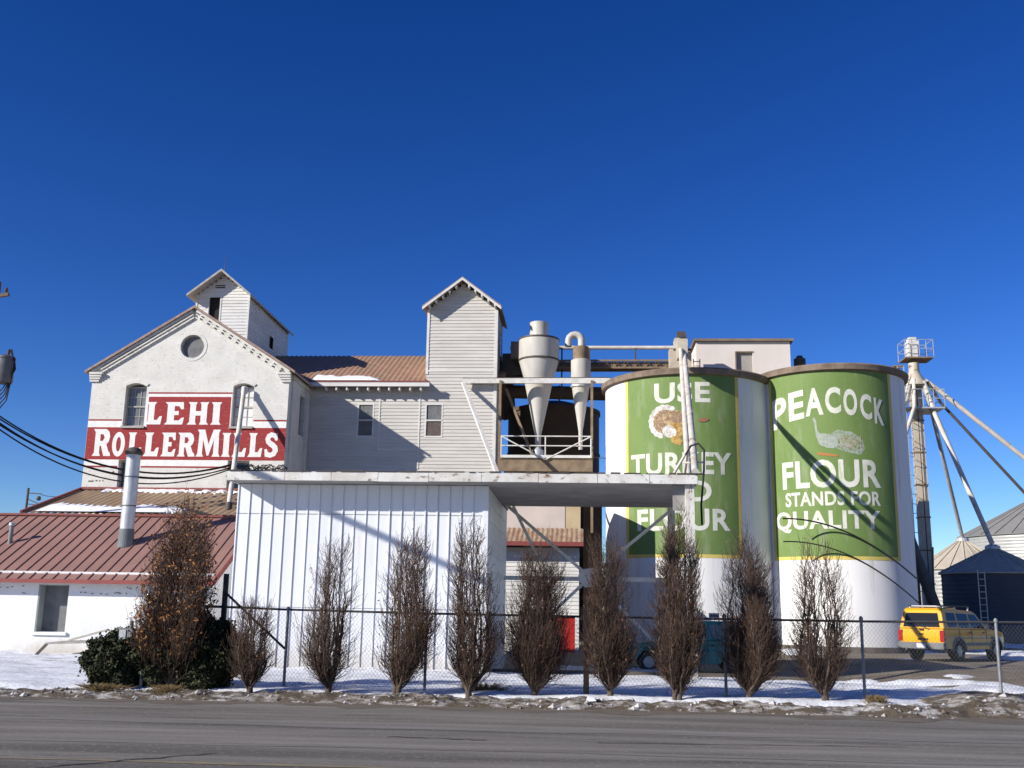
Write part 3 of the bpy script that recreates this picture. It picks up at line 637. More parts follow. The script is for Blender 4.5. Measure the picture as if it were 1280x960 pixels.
for i in range(34):   # bolts and chipped spots under the eave
    x = random.uniform(-20.5, -12.2); z = random.choice((1.93, 1.95, 2.1)) + random.uniform(-.04, .04); mb.box(x, x + random.uniform(.03, .06), AY - .02, AY - .001, z, z + .03)
build(mb, 'wall_bolt', board_grey, aw)
mb = MB().tube((-15.62, 35, 3.4), (-15.62, 35, 6.78), .235, .235, 24); fl = build(mb, 'flue', galv, ann, smooth=40)
mb = MB().lathe([(.245, 6.70), (.30, 6.74), (.30, 6.80), (.21, 6.93), (.05, 6.98)], -15.62, 35, 24); build(mb, 'flue_cap', dark_steel, fl)
mb = MB().lathe([(.27, 3.5), (.252, 4.12), (.24, 4.14)], -15.62, 35, 24, caps=False)
for z in (4.9, 5.9): mb.lathe([(.236, z), (.243, z + .015), (.243, z + .04), (.236, z + .055)], -15.62, 35, 24, caps=False)
build_each(mb, 'flue_collar', mat('dark_flue_collar', (.16, .18, .19), (.12, .13, .14), scale=3, rough=.6), fl)
mb = MB().tube((-19.72, 35, 3.5), (-19.72, 35, 4.28), .075, n=14); v = build(mb, 'vent_pipe', trafo_grey, ann, smooth=40)
build(MB().lathe([(.09, 4.2), (.10, 4.22), (.10, 4.31), (.02, 4.34)], -19.72, 35, 14), 'vent_cap', galv, v)

# ------------------------------------------------------------------ white metal warehouse with the drive-through canopy
FY, WHY, WX0, WX1, CXR = 28.1, 28.95, -9.78, -2.62, 3.05
wh_ = thing('metal_warehouse', 'white ribbed metal warehouse whose flat roof runs out as a canopy', 'warehouse', (-3.4, WHY, 0))
mb = MB().box(WX0, WX1, WHY, WHY + .12, -.4, 5.03); mb.box(WX0, WX0 + .12, WHY + .12, 36.5, -.4, 5.03)
mb.siding(lambda z: (WHY + .12, 34.9), -.4, 5.0, [], (WX1 - .03, 0, 0), (0, 1, 0), ZV, .45, .03)
mb.box(WX1 - .15, WX1 - .035, WHY + .12, 36.5, -.4, 5.03); mb.box(WX0 + .12, WX1 - .15, 36.4, 36.5, -.4, 5.03)
ww = build(mb, 'wall', metal_white, wh_)
mb = MB(); x = WX0 + .02; random.seed(11)
while x < WX1 - .1:
    d = .022 + random.uniform(0, .014); mb.box(x, x + .022, WHY - d, WHY - .001, -.35, 5.02); x += .335
mb.box(WX1 - .16, WX1 - .005, WHY - .04, WHY - .002, -.4, 5.02)
build(mb, 'wall_seam', metal_white, ww)
mb = MB().box(WX0, WX1 - .16, WHY - .008, WHY - .001, 4.19, 4.204).box(WX0, WX1 - .16, WHY - .007, WHY - .001, 1.62, 1.630); build(mb, 'panel_joint', board_grey, ww)
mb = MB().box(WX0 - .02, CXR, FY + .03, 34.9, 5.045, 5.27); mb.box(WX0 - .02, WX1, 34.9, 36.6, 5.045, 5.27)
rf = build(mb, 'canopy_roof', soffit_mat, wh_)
mb = MB(); xs_ = [WX0 - .05, -8.2, -6.9, -5.6, -4.2, -2.75, -1.2, .4, 1.8, CXR + .03]; random.seed(5)
for a, b in zip(xs_[:-1], xs_[1:]):
    z = random.uniform(-.008, .008); mb.box(a, b - .012, FY - .01 + random.uniform(-.006, .006), FY + .028, 5.04 + z, 5.285 + z)
mb.box(CXR + .002, CXR + .035, FY + .03, 34.9, 5.04, 5.285); mb.box(WX0 - .055, WX0 - .022, FY + .03, 36.6, 5.04, 5.285)
build(mb, 'fascia', fascia_mat, rf)
mb = MB(); x = WX0
while x < CXR - .2:
    w = random.uniform(.15, .9); mb.box(x, x + w, FY - random.uniform(.015, .04), FY + .10, 5.295, 5.295 + random.uniform(.012, .04)); x += w + random.uniform(.02, .15)
build_each(mb, 'roof_edge_flashing', dark_steel, rf)
mb = MB(); random.seed(8)   # tangle of insulators, brackets and wire along the left roof edge
for i in range(7):
    x = -9.5 + i * .2 + random.uniform(-.08, .08); mb.box(x, x + random.uniform(.03, .07), FY + .05, FY + .12, 5.28, 5.33 + random.uniform(0, .18))
for k in range(7):
    ph = random.uniform(0, 6); mb.path([(-9.6 + .115 * i + random.uniform(-.03, .03), FY + .04 + .03 * k, 5.36 + .09 * math.sin(i * random.uniform(.8, 1.5) + ph) + .012 * k) for i in range(13)], .014, 5)
build_each(mb, 'wire_bracket', dark_steel, rf)
# canopy posts, portal braces
mb = MB().box(CXR - .30, CXR - .06, FY + .12, FY + .36, -.5, 5.04); build(mb, 'post', post_peel, wh_)
mb = MB().box(CXR - .26, CXR - .04, 34.5, 34.72, -.5, 5.04); build(mb, 'post', post_peel, wh_)
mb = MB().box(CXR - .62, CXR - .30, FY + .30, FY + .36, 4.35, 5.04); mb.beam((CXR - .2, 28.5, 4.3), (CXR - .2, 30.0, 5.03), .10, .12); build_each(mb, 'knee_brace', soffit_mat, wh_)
NY = 34.6; node = Vector((.22, NY, 2.71))
def strut(p, q, w=.13): build(MB().beam(p, q, w, .10), 'brace', white_steel, wh_)
strut((-2.5, NY - .06, 5.02), (-.0, NY - .06, 2.92)); strut((3.0, NY - .061, 5.02), (.44, NY - .061, 2.9))
strut((-.0, NY - .062, 2.5), (-2.55, NY - .062, .1)); strut((.44, NY - .063, 2.5), (2.95, NY - .063, .1))
strut((-2.30, NY - .16, 5.0), (-1.5, NY - .16, 3.4), .09)
mb = MB().box(-2.58, -.1, NY - .05, NY + .05, 2.60, 2.74); mb.box(.5, 2.8, NY - .05, NY + .05, 2.60, 2.74); build_each(mb, 'cross_beam', white_steel, wh_)
mb = MB().plate([(.22 + .42 * math.cos(a), 2.71 + .34 * math.sin(a)) for a in [R(i * 60 + 10) for i in range(6)]], [], (0, NY - .13, 0), XU, ZV, .02)
build(mb, 'gusset_plate', white_steel, wh_)
mb = MB().box(-2.6, 4.6, 30.9, 31.08, -.3, -.02); build(mb, 'ground_beam', mat('dark_timber', (.08, .065, .05), (.12, .10, .08), scale=4, stretch=(.3, 3, 3)), wh_)
mb = MB().box(-2.62, -2.5, 28.99, 29.12, -.3, 1.6); build(mb, 'corner_guard', dark_steel, wh_)

# ------------------------------------------------------------------ loading shed seen through the canopy bay
shed = thing('loading_shed', 'small white sided shed with rusty skirt roof and red door beyond the canopy', 'shed', (-2, 42, 0))
mb = MB(); mb.siding(lambda z: (-4.6, -.15), -.4, 4.1, [(-1.25, -.3, -.4, 1.42)], (0, 42.4, 0), XU, ZV, .15, .026)
mb.box(-.25, -.15, 42.43, 46, -.4, 4.1); mb.box(-4.6, -.26, 45.9, 46, -.4, 4.1)
build(mb, 'wall', bright_siding, shed)
mb = MB().box(-1.25, -.3, 42.45, 42.5, -.4, 1.42); d = build(mb, 'door', door_red, shed)
mb = MB()
for i in range(5): mb.box(-1.22, -.33, 42.44, 42.449, -.2 + i * .32, -.17 + i * .32)
build_each(mb, 'door_rib', door_red, d)
mb = MB(); slope_sheet(mb, -4.7, .02, 41.75, 4.30, 43.9, 5.0, .2, .02); build(mb, 'roof', mat('rust_red_tin', (.27, .15, .095), (.36, .27, .18), scale=2.2, lo=.4, hi=.6, stretch=(2, .6, .6)), shed, smooth=50)
mb = MB().box(-4.7, .03, 41.70, 41.745, 4.14, 4.31); build(mb, 'roof_trim', red_trim, shed)
mb = MB().box(-4.6, -.75, 44.0, 47, 4.6, 6.9); build(mb, 'upper_wall', peach_wall, shed)
mb = MB().box(-.745, -.1, 44.02, 47, 4.6, 6.9); build(mb, 'upper_wall', mat('ochre_wall', (.50, .40, .24), (.44, .34, .20), scale=1.5), shed)

# ------------------------------------------------------------------ dark brown tank, ducts and conveyor bridge behind the cyclones
tank = thing('storage_tank', 'tall dark brown round tank in shade behind the dust cyclones', 'tank', (-1.65, 57.6, 0))
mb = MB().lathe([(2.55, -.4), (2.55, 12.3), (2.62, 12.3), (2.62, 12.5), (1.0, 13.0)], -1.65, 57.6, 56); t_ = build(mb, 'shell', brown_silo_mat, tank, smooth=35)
mb = MB()
for z in (2, 4, 6, 8, 10): mb.lathe([(2.551, z), (2.60, z + .02), (2.60, z + .1), (2.551, z + .12)], -1.65, 57.6, 56, caps=False)
build_each(mb, 'hoop', brown_silo_mat, t_)
pl_ = thing('duct_post', 'dark square duct shaft standing right of the dark tank beyond the canopy', 'duct', (.5, 50, 0))
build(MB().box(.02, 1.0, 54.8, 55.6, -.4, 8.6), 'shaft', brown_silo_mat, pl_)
build(MB().box(-.05, 1.07, 54.73, 55.67, 2.9, 3.06), 'flange', dark_steel, pl_)
du = thing('dust_duct', 'thick dark horizontal duct running behind the cyclones to the left silo', 'duct', (-1.5, 54, 12.9))
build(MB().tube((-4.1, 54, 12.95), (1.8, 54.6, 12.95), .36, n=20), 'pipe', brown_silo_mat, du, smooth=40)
mb = MB()
for x in (-2.9, -1.3, .2): mb.tube((x, 54.1 + (x + 4) * .1, 12.95), (x + .08, 54.1 + (x + 4) * .1, 12.95), .42, n=20)
build(mb, 'flange', dark_steel, du)
br = thing('conveyor_bridge', 'brown steel conveyor truss bridging from the clapboard tower to the left silo top', 'conveyor', (.7, 52.6, 13.8))
mb = MB()
for z in (13.84, 14.22):
    for y in (52.25, 52.95): mb.beam((-4.0, y, z), (5.1, y, z + .02), .09, .09)
build_each(mb, 'chord', brown_steel, br)
mb = MB()
for i in range(17):
    x = -3.9 + i * .53
    for y in (52.23, 52.97): mb.beam((x, y, 13.84), (x + .265, y, 14.22), .045); mb.beam((x + .265, y, 14.22), (x + .53, y, 13.84), .045)
build(mb, 'lattice', dark_steel, br)
build(MB().box(-4.0, 5.1, 52.35, 52.85, 13.88, 14.18), 'trough', brown_steel, br)
mb = MB().tube((-3.8, 52.6, 15.0), (5.2, 52.6, 15.0), .10, n=14); build(mb, 'overhead_pipe', rust_pipe, br, smooth=40)
mb = MB()
for x in (-1.1, .33, 2.7): mb.beam((x, 52.5, 12.3), (x, 52.5, 14.95), .08)
build_each(mb, 'pipe_support', dark_steel, br)
mb = MB().box(-4.1, -2.6, 51.4, 53.8, 13.3, 14.4); build(mb, 'transfer_box', dark_steel, br)

# ------------------------------------------------------------------ cyclones and their platform
CYY = 50.35
def cyclone(prof, cx, label):
    t = thing('dust_cyclone', label, 'cyclone', (cx, CYY, 9.5), 'dust cyclones on the steel platform'); return t
c1 = cyclone(None, -2.2, 'larger cream dust cyclone with straight outlet stack, left on the platform')
b_ = build(MB().lathe([(1.0, 14.82), (1.0, 13.75), (.74, 12.85)], -2.2, CYY, 48, caps=False).lathe([(.46, 14.9), (1.0, 14.82)], -2.2, CYY, 48, caps=False), 'drum', cyc_mat, c1, smooth=30)
build(MB().lathe([(1.002, 13.70), (1.03, 13.72), (1.03, 13.78), (1.002, 13.80)], -2.2, CYY, 48, caps=False).lathe([(1.002, 14.76), (1.02, 14.77), (1.02, 14.85), (.99, 14.85)], -2.2, CYY, 48, caps=False), 'band', dark_steel, b_)
build(MB().lathe([(.74, 12.85), (.15, 10.0), (.15, 9.2)], -2.2, CYY, 40, caps=False), 'cone', cyc_mat, c1, smooth=30)
build(MB().lathe([(.47, 14.88), (.47, 15.70), (.43, 15.70), (.43, 15.0)], -2.2, CYY, 36, caps=False).lathe([(.43, 15.05), (.01, 15.06)], -2.2, CYY, 36, caps=False), 'outlet_stack', cyc_mat, c1, smooth=30)
build(MB().box(-3.6, -2.75, CYY - .15, CYY + .75, 13.85, 14.72), 'inlet_duct', dark_steel, c1)
build(MB().lathe([(.22, 8.8), (.28, 9.0), (.28, 9.25), (.15, 9.4)], -2.2, CYY, 24), 'rotary_valve', galv, c1)
c2 = cyclone(None, -.12, 'smaller slim cream cyclone with hooked gooseneck outlet, right on the platform')
b_ = build(MB().lathe([(.50, 13.75), (.50, 13.0), (.44, 12.45)], -.12, CYY, 36, caps=False).lathe([(.40, 13.8), (.50, 13.75)], -.12, CYY, 36, caps=False), 'drum', cyc_mat, c2, smooth=30)
build(MB().lathe([(.442, 12.38), (.50, 12.40), (.50, 12.47), (.442, 12.49)], -.12, CYY, 36, caps=False), 'band', galv, b_)
build(MB().lathe([(.44, 12.45), (.10, 10.2), (.10, 9.3)], -.12, CYY, 32, caps=False), 'cone', cyc_mat, c2, smooth=30)
build(MB().lathe([(.40, 14.45), (.40, 13.6), (.41, 13.6)], -.12, CYY, 30, caps=False), 'outlet_drum', brown_steel, c2, smooth=30)
gp = [(-.08, CYY, 14.4), (-.08, CYY, 14.75)] + [(-.08 - .32 * (1 - math.cos(t)) , CYY, 14.80 + .30 * math.sin(t)) for t in [R(a) for a in (15, 40, 65, 90, 120, 150, 175)]] + [(-.73, CYY, 14.5)]
build(MB().path(gp, .18, 18), 'gooseneck', cyc_mat, c2, smooth=50)
PF = 48.9
plat = thing('steel_platform', 'white railed steel platform holding the dust cyclones above the canopy roof', 'platform', (-1.75, 50, 8.4))
build(MB().box(-3.95, .45, PF + .02, 52, 8.62, 8.70), 'deck', brown_steel, plat)
build_each(MB().box(-3.95, .45, PF + .05, PF + .17, 8.05, 8.615).box(-3.95, .45, 51.8, 51.92, 8.05, 8.615), 'deck_beam', brown_steel, plat)
mb = MB().beam((-3.9, PF, 8.75), (.4, PF, 8.75), .08, .13); build(mb, 'toe_board', white_steel, plat)
rl = MB()
for z in (9.72, 9.26): rl.tube((-3.9, PF, z), (.4, PF, z), .032, n=10)
build_each(rl, 'handrail', white_steel, plat, smooth=40)
for x in (-3.88, -1.78, .38): build(MB().tube((x, PF, 8.7), (x, PF, 9.74), .032, n=10), 'railing_post', white_steel, plat, smooth=40)
for p, q in (((-3.86, PF - .03, 9.7), (-1.8, PF - .03, 8.6)), ((.36, PF - .03, 9.7), (-1.76, PF - .03, 8.6))): build(MB().tube(p, q, .032, n=8), 'railing_brace', white_steel, plat)
for x in (-4.0, .42):
    build(MB().box(x - .06, x + .06, PF + .2, PF + .32, 5.2 if x > 0 else 0, 12.5), 'column', brown_steel, plat)
build(MB().beam((-5.85, 49.25, 12.5), (1.3, 49.25, 12.5), .12, .26), 'cross_beam', white_steel, plat)
build(MB().beam((-5.85, 49.26, 12.62), (1.3, 49.26, 12.66), .16, .03), 'beam_flange', dark_steel, plat)
build(MB().beam((-5.84, 49.3, 12.42), (-3.5, 43.2, 7.0), .16, .12), 'diagonal_brace', white_steel, plat)
build(MB().beam((-3.8, 50.2, 12.3), (-2.4, 50.0, 8.8), .12), 'inner_brace', brown_steel, plat)
build(MB().beam((.42, PF + .1, 8.75), (1.5, PF + .4, 8.7), .03), 'tie_rod', dark_steel, plat)

# ------------------------------------------------------------------ silos
def text_mesh(s, bold=.02):
    c = bpy.data.curves.new('txt', 'FONT'); c.body = s; c.offset = bold; c.resolution_u = 4; c.space_character = 1.06
    o = bpy.data.objects.new('txt', c); COL.objects.link(o); dg = bpy.context.evaluated_depsgraph_get()
    me = bpy.data.meshes.new_from_object(o.evaluated_get(dg)); V = [tuple(v.co) for v in me.vertices]; F = [tuple(p.vertices) for p in me.polygons]
    bpy.data.objects.remove(o); bpy.data.curves.remove(c); bpy.data.meshes.remove(me)
    return V, F
def flat_to_cyl(V, F, cx, cy, rad, step=.18):
    """flat (u,z) mesh wrapped on a cylinder: u is arc length from the front"""
    bm = bmesh.new(); vs = [bm.verts.new((u, 0, z)) for u, z in V]
    for f in F:
        try: bm.faces.new([vs[i] for i in f])
        except ValueError: pass
    us = [u for u, z in V]; u = math.floor(min(us) / step) * step + step
    while u < max(us):
        bmesh.ops.bisect_plane(bm, geom=bm.verts[:] + bm.edges[:] + bm.faces[:], plane_co=(u, 0, 0), plane_no=(1, 0, 0)); u += step
    mb = MB(); bm.verts.index_update()
    for v in bm.verts: t = v.co.x / rad; mb.v.append((cx + rad * math.sin(t), cy - rad * math.cos(t), v.co.z))
    mb.f = [tuple(v.index for v in f.verts) for f in bm.faces]; bm.free(); return mb
def merge(a, b): a.add(b.v, b.f); return a
zs = lambda z: 1.7 + (z - 1.7) * .87
def word(s, p0, p1, z0, z1, silo, bold=.03):
    z0, z1 = zs(z0), zs(z1)
    cx, cy, rad = silo; V, F = text_mesh(s, bold); xs = [v[0] for v in V]; ys = [v[1] for v in V]
    x0, x1, y0, y1 = min(xs), max(xs), min(ys), max(ys); U0, U1 = R(p0) * rad, R(p1) * rad
    return flat_to_cyl([(U0 + (U1 - U0) * (v[0] - x0) / (x1 - x0), z0 + (z1 - z0) * (v[1] - y0) / (y1 - y0)) for v in V], F, cx, cy, rad + .016)
def cyl_rect(p0, p1, z0, z1, silo, off):
    z0, z1 = zs(z0), zs(z1)
    cx, cy, rad = silo; n = max(2, int(abs(p1 - p0) / 1.5)); mb = MB()
    for i in range(n + 1):
        t = R(p0 + (p1 - p0) * i / n)
        for z in (z0, z1): mb.v.append((cx + (rad + off) * math.sin(t), cy - (rad + off) * math.cos(t), z))
    mb.f = [(2 * i, 2 * i + 2, 2 * i + 3, 2 * i + 1) for i in range(n)]; return mb
def cyl_poly(pts, silo, off):      # pts in (degrees, z)
    cx, cy, rad = silo; P = [(R(a) * rad, zs(z)) for a, z in pts]
    tri = tessellate_polygon([[Vector((u, z, 0)) for u, z in P]]); return flat_to_cyl(P, [tuple(t) for t in tri], cx, cy, rad + off)
def blob(a, z, ra, rz, rot=0, n=22, wob=.08, seed=1):
    random.seed(seed); out = []
    for i in range(n):
        t = 2 * math.pi * i / n; k = 1 + random.uniform(-wob, wob); u, w = ra * math.cos(t) * k, rz * math.sin(t) * k
        c, s = math.cos(R(rot)), math.sin(R(rot)); sc = ra and 1; uu = u * 1.; out.append((a + (uu * c - w * 12.7 * s), z + (uu / 12.7 * s + w * c)))
    return out
S1, S2 = (5.0, 49.6, 3.92), (11.57, 49.07, 3.39)
def silo(label, s, H, p0, p1, z0, z1):
    cx, cy, rad = s; t = thing('grain_silo', label, 'silo', (cx, cy, 0), 'painted flour silos')
    sh = build(MB().lathe([(rad, -.5), (rad, H)], cx, cy, 160), 'shell', concrete_white, t, smooth=30)
    build(MB().lathe([(rad + .004, H - .20), (rad + .17, H - .15), (rad + .20, H + .0), (rad + .22, H + .06), (rad + .12, H + .14), (.2, H + .5)], cx, cy, 120, caps=False), 'rim', rim_mat, t, smooth=40)
    build(MB().lathe([(rad + .003, -.5), (rad + .05, -.4), (rad + .05, .32), (rad + .003, .34)], cx, cy, 120, caps=False), 'base_band', mat('dark_silo_base', (.10, .085, .07), (.16, .14, .12), scale=2), t)
    pn = build(cyl_rect(p0, p1, z0, z1, s, .006), 'painted_panel', green_paint, t)
    bw = .17 / rad * 57.3; fb = cyl_rect(p0 - bw, p0, z0 - .17, z1, s, .007)
    merge(fb, cyl_rect(p1, p1 + bw, z0 - .17, z1, s, .007)); merge(fb, cyl_rect(p0, p1, z0 - .17, z0, s, .007))
    build(fb, 'panel_border', yellow_paint, pn)
    return t, pn
s1, pn1 = silo('left white silo with green panel lettered USE TURKEY RED FLOUR', S1, 12.19, -48.6, 27.0, 4.45, 13.56)
for w, a, b, z0, z1 in (('USE', -27.5, 9.3, 12.1, 13.18), ('TURKEY', -46, 23, 8.42, 9.55), ('RED', -30, 8.8, 7.06, 8.1), ('FLOUR', -41.2, 20.8, 5.61, 6.72)): build(word(w, a, b, z0, z1, S1, .03), 'lettering', silo_letter, pn1, recalc=False)
def fan(a, z, r0, r1, t0, t1, n=16, scal=0.):
    out = []; 
    for i in range(n + 1):
        t = R(t0 + (t1 - t0) * i / n); k = r1 * (1 + (scal if i % 2 else 0)); out.append((a + k * 12.7 * math.cos(t), z + k * math.sin(t)))
    for i in range(n + 1):
        t = R(t1 + (t0 - t1) * i / n); out.append((a + r0 * 12.7 * math.cos(t), z + r0 * math.sin(t)))
    return out
def paint(parent, items, s):
    for k, (nm, poly, m) in enumerate(items): build(cyl_poly(poly, s, .010 + .0022 * k), nm, m, parent, recalc=False)
paint(pn1, [('bird_tail_edge', fan(-20.5, 11.15, .60, .86, 50, 262, 22, .05), t_grey), ('bird_tail', fan(-20.5, 11.15, .10, .62, 45, 268, 22), t_tan),
            ('bird_tail_band', fan(-20.5, 11.15, .42, .52, 50, 262, 22), t_dark),
            ('bird_body', blob(-13.5, 11.20, 8.6, .50, -12, seed=2), t_tan), ('bird_breast', blob(-12.5, 10.72, 7.0, .42, 10, seed=3), t_gold), ('bird_wing', blob(-17.5, 10.62, 5.0, .30, -20, seed=4), t_grey),
            ('bird_flank', blob(-11.5, 11.28, 5.0, .26, 8, seed=8), t_dark), ('bird_leg', blob(-13.0, 10.14, 4.2, .20, -25, seed=5), t_gold), ('bird_head', blob(-5.0, 10.25, 3.2, .14, -8, seed=6), t_red), ('bird_red_smear', blob(4.5, 11.2, 3.6, .10, 8, seed=7), t_red)], S1)  # last blob is a faint red paint smear beside the bird
s2, pn2 = silo('right white silo with green panel lettered PEACOCK FLOUR STANDS FOR QUALITY', S2, 12.40, -60.8, 35.5, 4.45, 13.78)
L2 = MB()
for w, a, b, z0, z1 in (('FLOUR', -52, 23.2, 7.82, 9.24), ('STANDS FOR', -50, 22, 6.93, 7.65), ('QUALITY', -60, 20.8, 5.62, 6.7)): build(word(w, a, b, z0, z1, S2, .03), 'lettering', silo_letter, pn2, recalc=False)
for ch, a, z1, b, z0 in (('P', -60.1, 12.63, -46, 11.05), ('E', -43.9, 12.84, -31.5, 11.35), ('A', -30.6, 12.93, -17.2, 11.5), ('C', -15.8, 12.93, -4.6, 11.56), ('O', -2.8, 12.82, 7.4, 11.45), ('C', 9.5, 12.59, 18.8, 11.28), ('K', 20.8, 12.38, 29.5, 11.05)):
    g = word(ch, a, b, z0, z1, S2, .035)
    mid = (a + b) / 2; tilt = (mid + 12) / 45 * -.24       # letters lean along the arch
    cx, cy, rad = S2
    g.v = [(x, y, z + tilt * ((math.degrees(math.atan2(x - cx, -(y - cy))) - mid) / 57.3 * rad)) for x, y, z in g.v]; merge(L2, g)
build(L2, 'lettering', silo_letter, pn2, recalc=False)
paint(pn2, [('bird_plume', [(-15, 10.45), (-8, 10.72), (2, 10.62), (10, 10.25), (11.5, 9.75), (8, 9.45), (-3, 9.62), (-14, 9.9)], p_grey), ('bird_plume_spots', blob(1.5, 10.1, 8.0, .32, -14, seed=12), p_pink),
            ('bird_body', blob(-15.5, 10.18, 7.5, .36, -18, seed=13), p_light), ('bird_neck', [(-24.5, 11.25), (-22.8, 11.2), (-22.2, 10.7), (-17.5, 10.35), (-20, 9.95), (-23.5, 10.4)], p_light),
            ('bird_crest', [(-25.6, 11.32), (-24.2, 11.42), (-22.6, 11.18), (-24.2, 11.08)], p_light), ('bird_ground', [(-24, 9.62), (-16, 9.56), (-8, 9.44), (-8.5, 9.36), (-22, 9.46)], p_orange)], S2)
rays = MB()
for k in range(11): merge(rays, cyl_poly(fan(-20.5, 11.15, .22, .60, 54 + 19.5 * k, 60 + 19.5 * k, 2), S1, .0182))
build(rays, 'bird_tail_rays', t_dark, pn1, recalc=False)
spots = MB(); random.seed(9)
for k in range(16): merge(spots, cyl_poly(blob(random.uniform(-8, 9), 10.12 + random.uniform(-.32, .32), .55, .045, 0, 8, seed=40 + k), S2, .024))
build(spots, 'bird_plume_eyes', t_tan, pn2, recalc=False)
# headhouse on the silo tops
hh = thing('headhouse', 'cream flat roofed headhouse box standing on the silo tops', 'headhouse', (7.9, 50.5, 12.2))
mb = MB().plate(rect(5.59, 10.17, 12.0, 14.77), [rect(7.53, 8.34, 13.02, 14.23)], (0, 50.5, 0), XU, ZV, .2)
mb.box(5.59, 5.77, 50.7, 54.2, 12.0, 14.77); mb.box(9.99, 10.17, 50.7, 54.2, 12.0, 14.77); mb.box(5.77, 9.99, 54.0, 54.2, 12.0, 14.77)
build(mb, 'wall', cream_wall, hh)
build(MB().box(5.47, 10.33, 50.34, 54.35, 14.775, 14.9), 'roof', rim_mat, hh)
d = build(MB().box(7.53, 8.34, 50.63, 50.67, 13.02, 14.23), 'door', mat('grey_door', (.34, .31, .28), (.28, .26, .24), scale=3), hh)
build(MB().box(7.48, 7.54, 50.46, 50.63, 13.02, 14.27).box(7.54, 8.38, 50.47, 50.63, 14.235, 14.28), 'frame', rim_mat, d)
vt = thing('roof_blower', 'small dark blower unit beside the headhouse on the right silo top', 'blower', (10.6, 51.3, 12.5))
build(MB().box(10.24, 10.88, 51.1, 51.8, 12.3, 13.6), 'housing', dark_steel, vt); build(MB().lathe([(.24, 13.6), (.29, 13.68), (.29, 14.1), (.15, 14.18), (.15, 14.26)], 10.80, 51.4, 20), 'cap', dark_steel, vt)
# bucket elevator head in front of the headhouse and the two loading spouts
el = thing('bucket_elevator', 'weathered tan bucket elevator head rising at left of the headhouse', 'elevator', (4.65, 49.2, 12.3))
build_each(MB().box(4.13, 4.65, 48.9, 49.4, 12.3, 14.0).box(4.72, 5.18, 48.9, 49.4, 12.3, 13.85), 'casing', tower_cream, el)
build(MB().box(4.38, 5.0, 48.7, 49.5, 14.0, 14.5), 'head_box', tower_cream, el)
build_each(MB().box(4.5, 4.88, 48.6, 49.2, 14.505, 14.8).box(4.3, 5.15, 48.6, 48.66, 13.85, 13.95), 'motor', dark_steel, el)
mb = MB()
for x in (5.27, 5.57): mb.beam((x, 48.9, 12.3), (x, 48.9, 13.5), .045)
for i in range(5): mb.beam((5.27, 48.9, 12.5 + i * .22), (5.57, 48.9, 12.5 + i * .22), .035)
mb.beam((3.9, 48.7, 12.8), (5.6, 48.7, 12.8), .06); build(mb, 'ladder', mat('tan_steel', (.40, .30, .18), (.30, .22, .13), scale=3), el)
def spout(a, b, label):
    t = thing('loading_spout', label, 'spout', tuple(b), 'twin loading spouts')
    build(MB().tube(a, b, .10, n=16), 'pipe', rust_pipe, t, smooth=40); a, b = Vector(a), Vector(b)
    for k in (.18, .4, .62, .84): p = a + (b - a) * k; d = (b - a).normalized() * .05; build(MB().tube(p - d, p + d, .118, n=16), 'coupling', rust_pipe, t, smooth=40)
    return t
spout((4.28, 44.75, 13.0), (3.30, 32.6, 5.40), 'left of the two pale spouts leaning down to the canopy edge')
spout((4.42, 44.6, 12.7), (3.08, 28.7, 5.45), 'right of the two pale spouts leaning down to the canopy edge')
vb = thing('valve_box', 'square tan valve box where the loading spouts leave the elevator head', 'valve box', (4.34, 44.8, 12.5))
build(MB().box(4.12, 4.56, 44.5, 45.1, 12.5, 13.4), 'housing', tower_cream, vb); build(MB().box(4.18, 4.50, 44.45, 45.05, 13.405, 13.58), 'lid', dark_steel, vb); build(MB().beam((4.34, 45.1, 13.0), (4.6, 48.7, 14.1), .36, .36), 'chute', tower_cream, vb)
af = thing('spout_stand', 'small steel A-frame on the canopy roof holding the spout ends', 'stand', (2.9, 30, 5.27))
build(MB().beam((2.45, 29.2, 5.30), (3.02, 30.2, 6.25), .06), 'leg', rust_pipe, af); build(MB().beam((3.0, 31.4, 5.30), (3.04, 30.2, 6.25), .06), 'leg', rust_pipe, af)
build(MB().beam((2.9, 30.2, 5.9), (3.5, 30.1, 5.9), .05), 'tie', rust_pipe, af); build(MB().path([(2.95, 30, 6.1), (3.1, 29.9, 6.35), (3.3, 29.8, 6.4), (3.45, 29.7, 6.2), (3.42, 29.6, 5.6), (3.3, 29.4, 4.6), (3.22, 28.6, 4.0)], .03, 8), 'hose', black_rubber, af)

# ------------------------------------------------------------------ spout from the mill window to the lean-to
t = thing('grain_spout', 'slim pale pipe leaning from the mill window down to the lean-to roof', 'pipe', (-14.8, 42.2, 5.4))
build(MB().tube((-15.49, 45.7, 11.3), (-14.62, 42.25, 5.5), .105, n=14), 'pipe', rust_pipe, t, smooth=40)
build(MB().lathe([(.13, 11.1), (.15, 11.15), (.15, 11.4), (.1, 11.45)], -15.49, 45.75, 14), 'elbow', galv, t); build(MB().tube((-14.66, 42.4, 5.75), (-14.6, 42.2, 5.42), .14, n=14), 'boot', dark_steel, t)

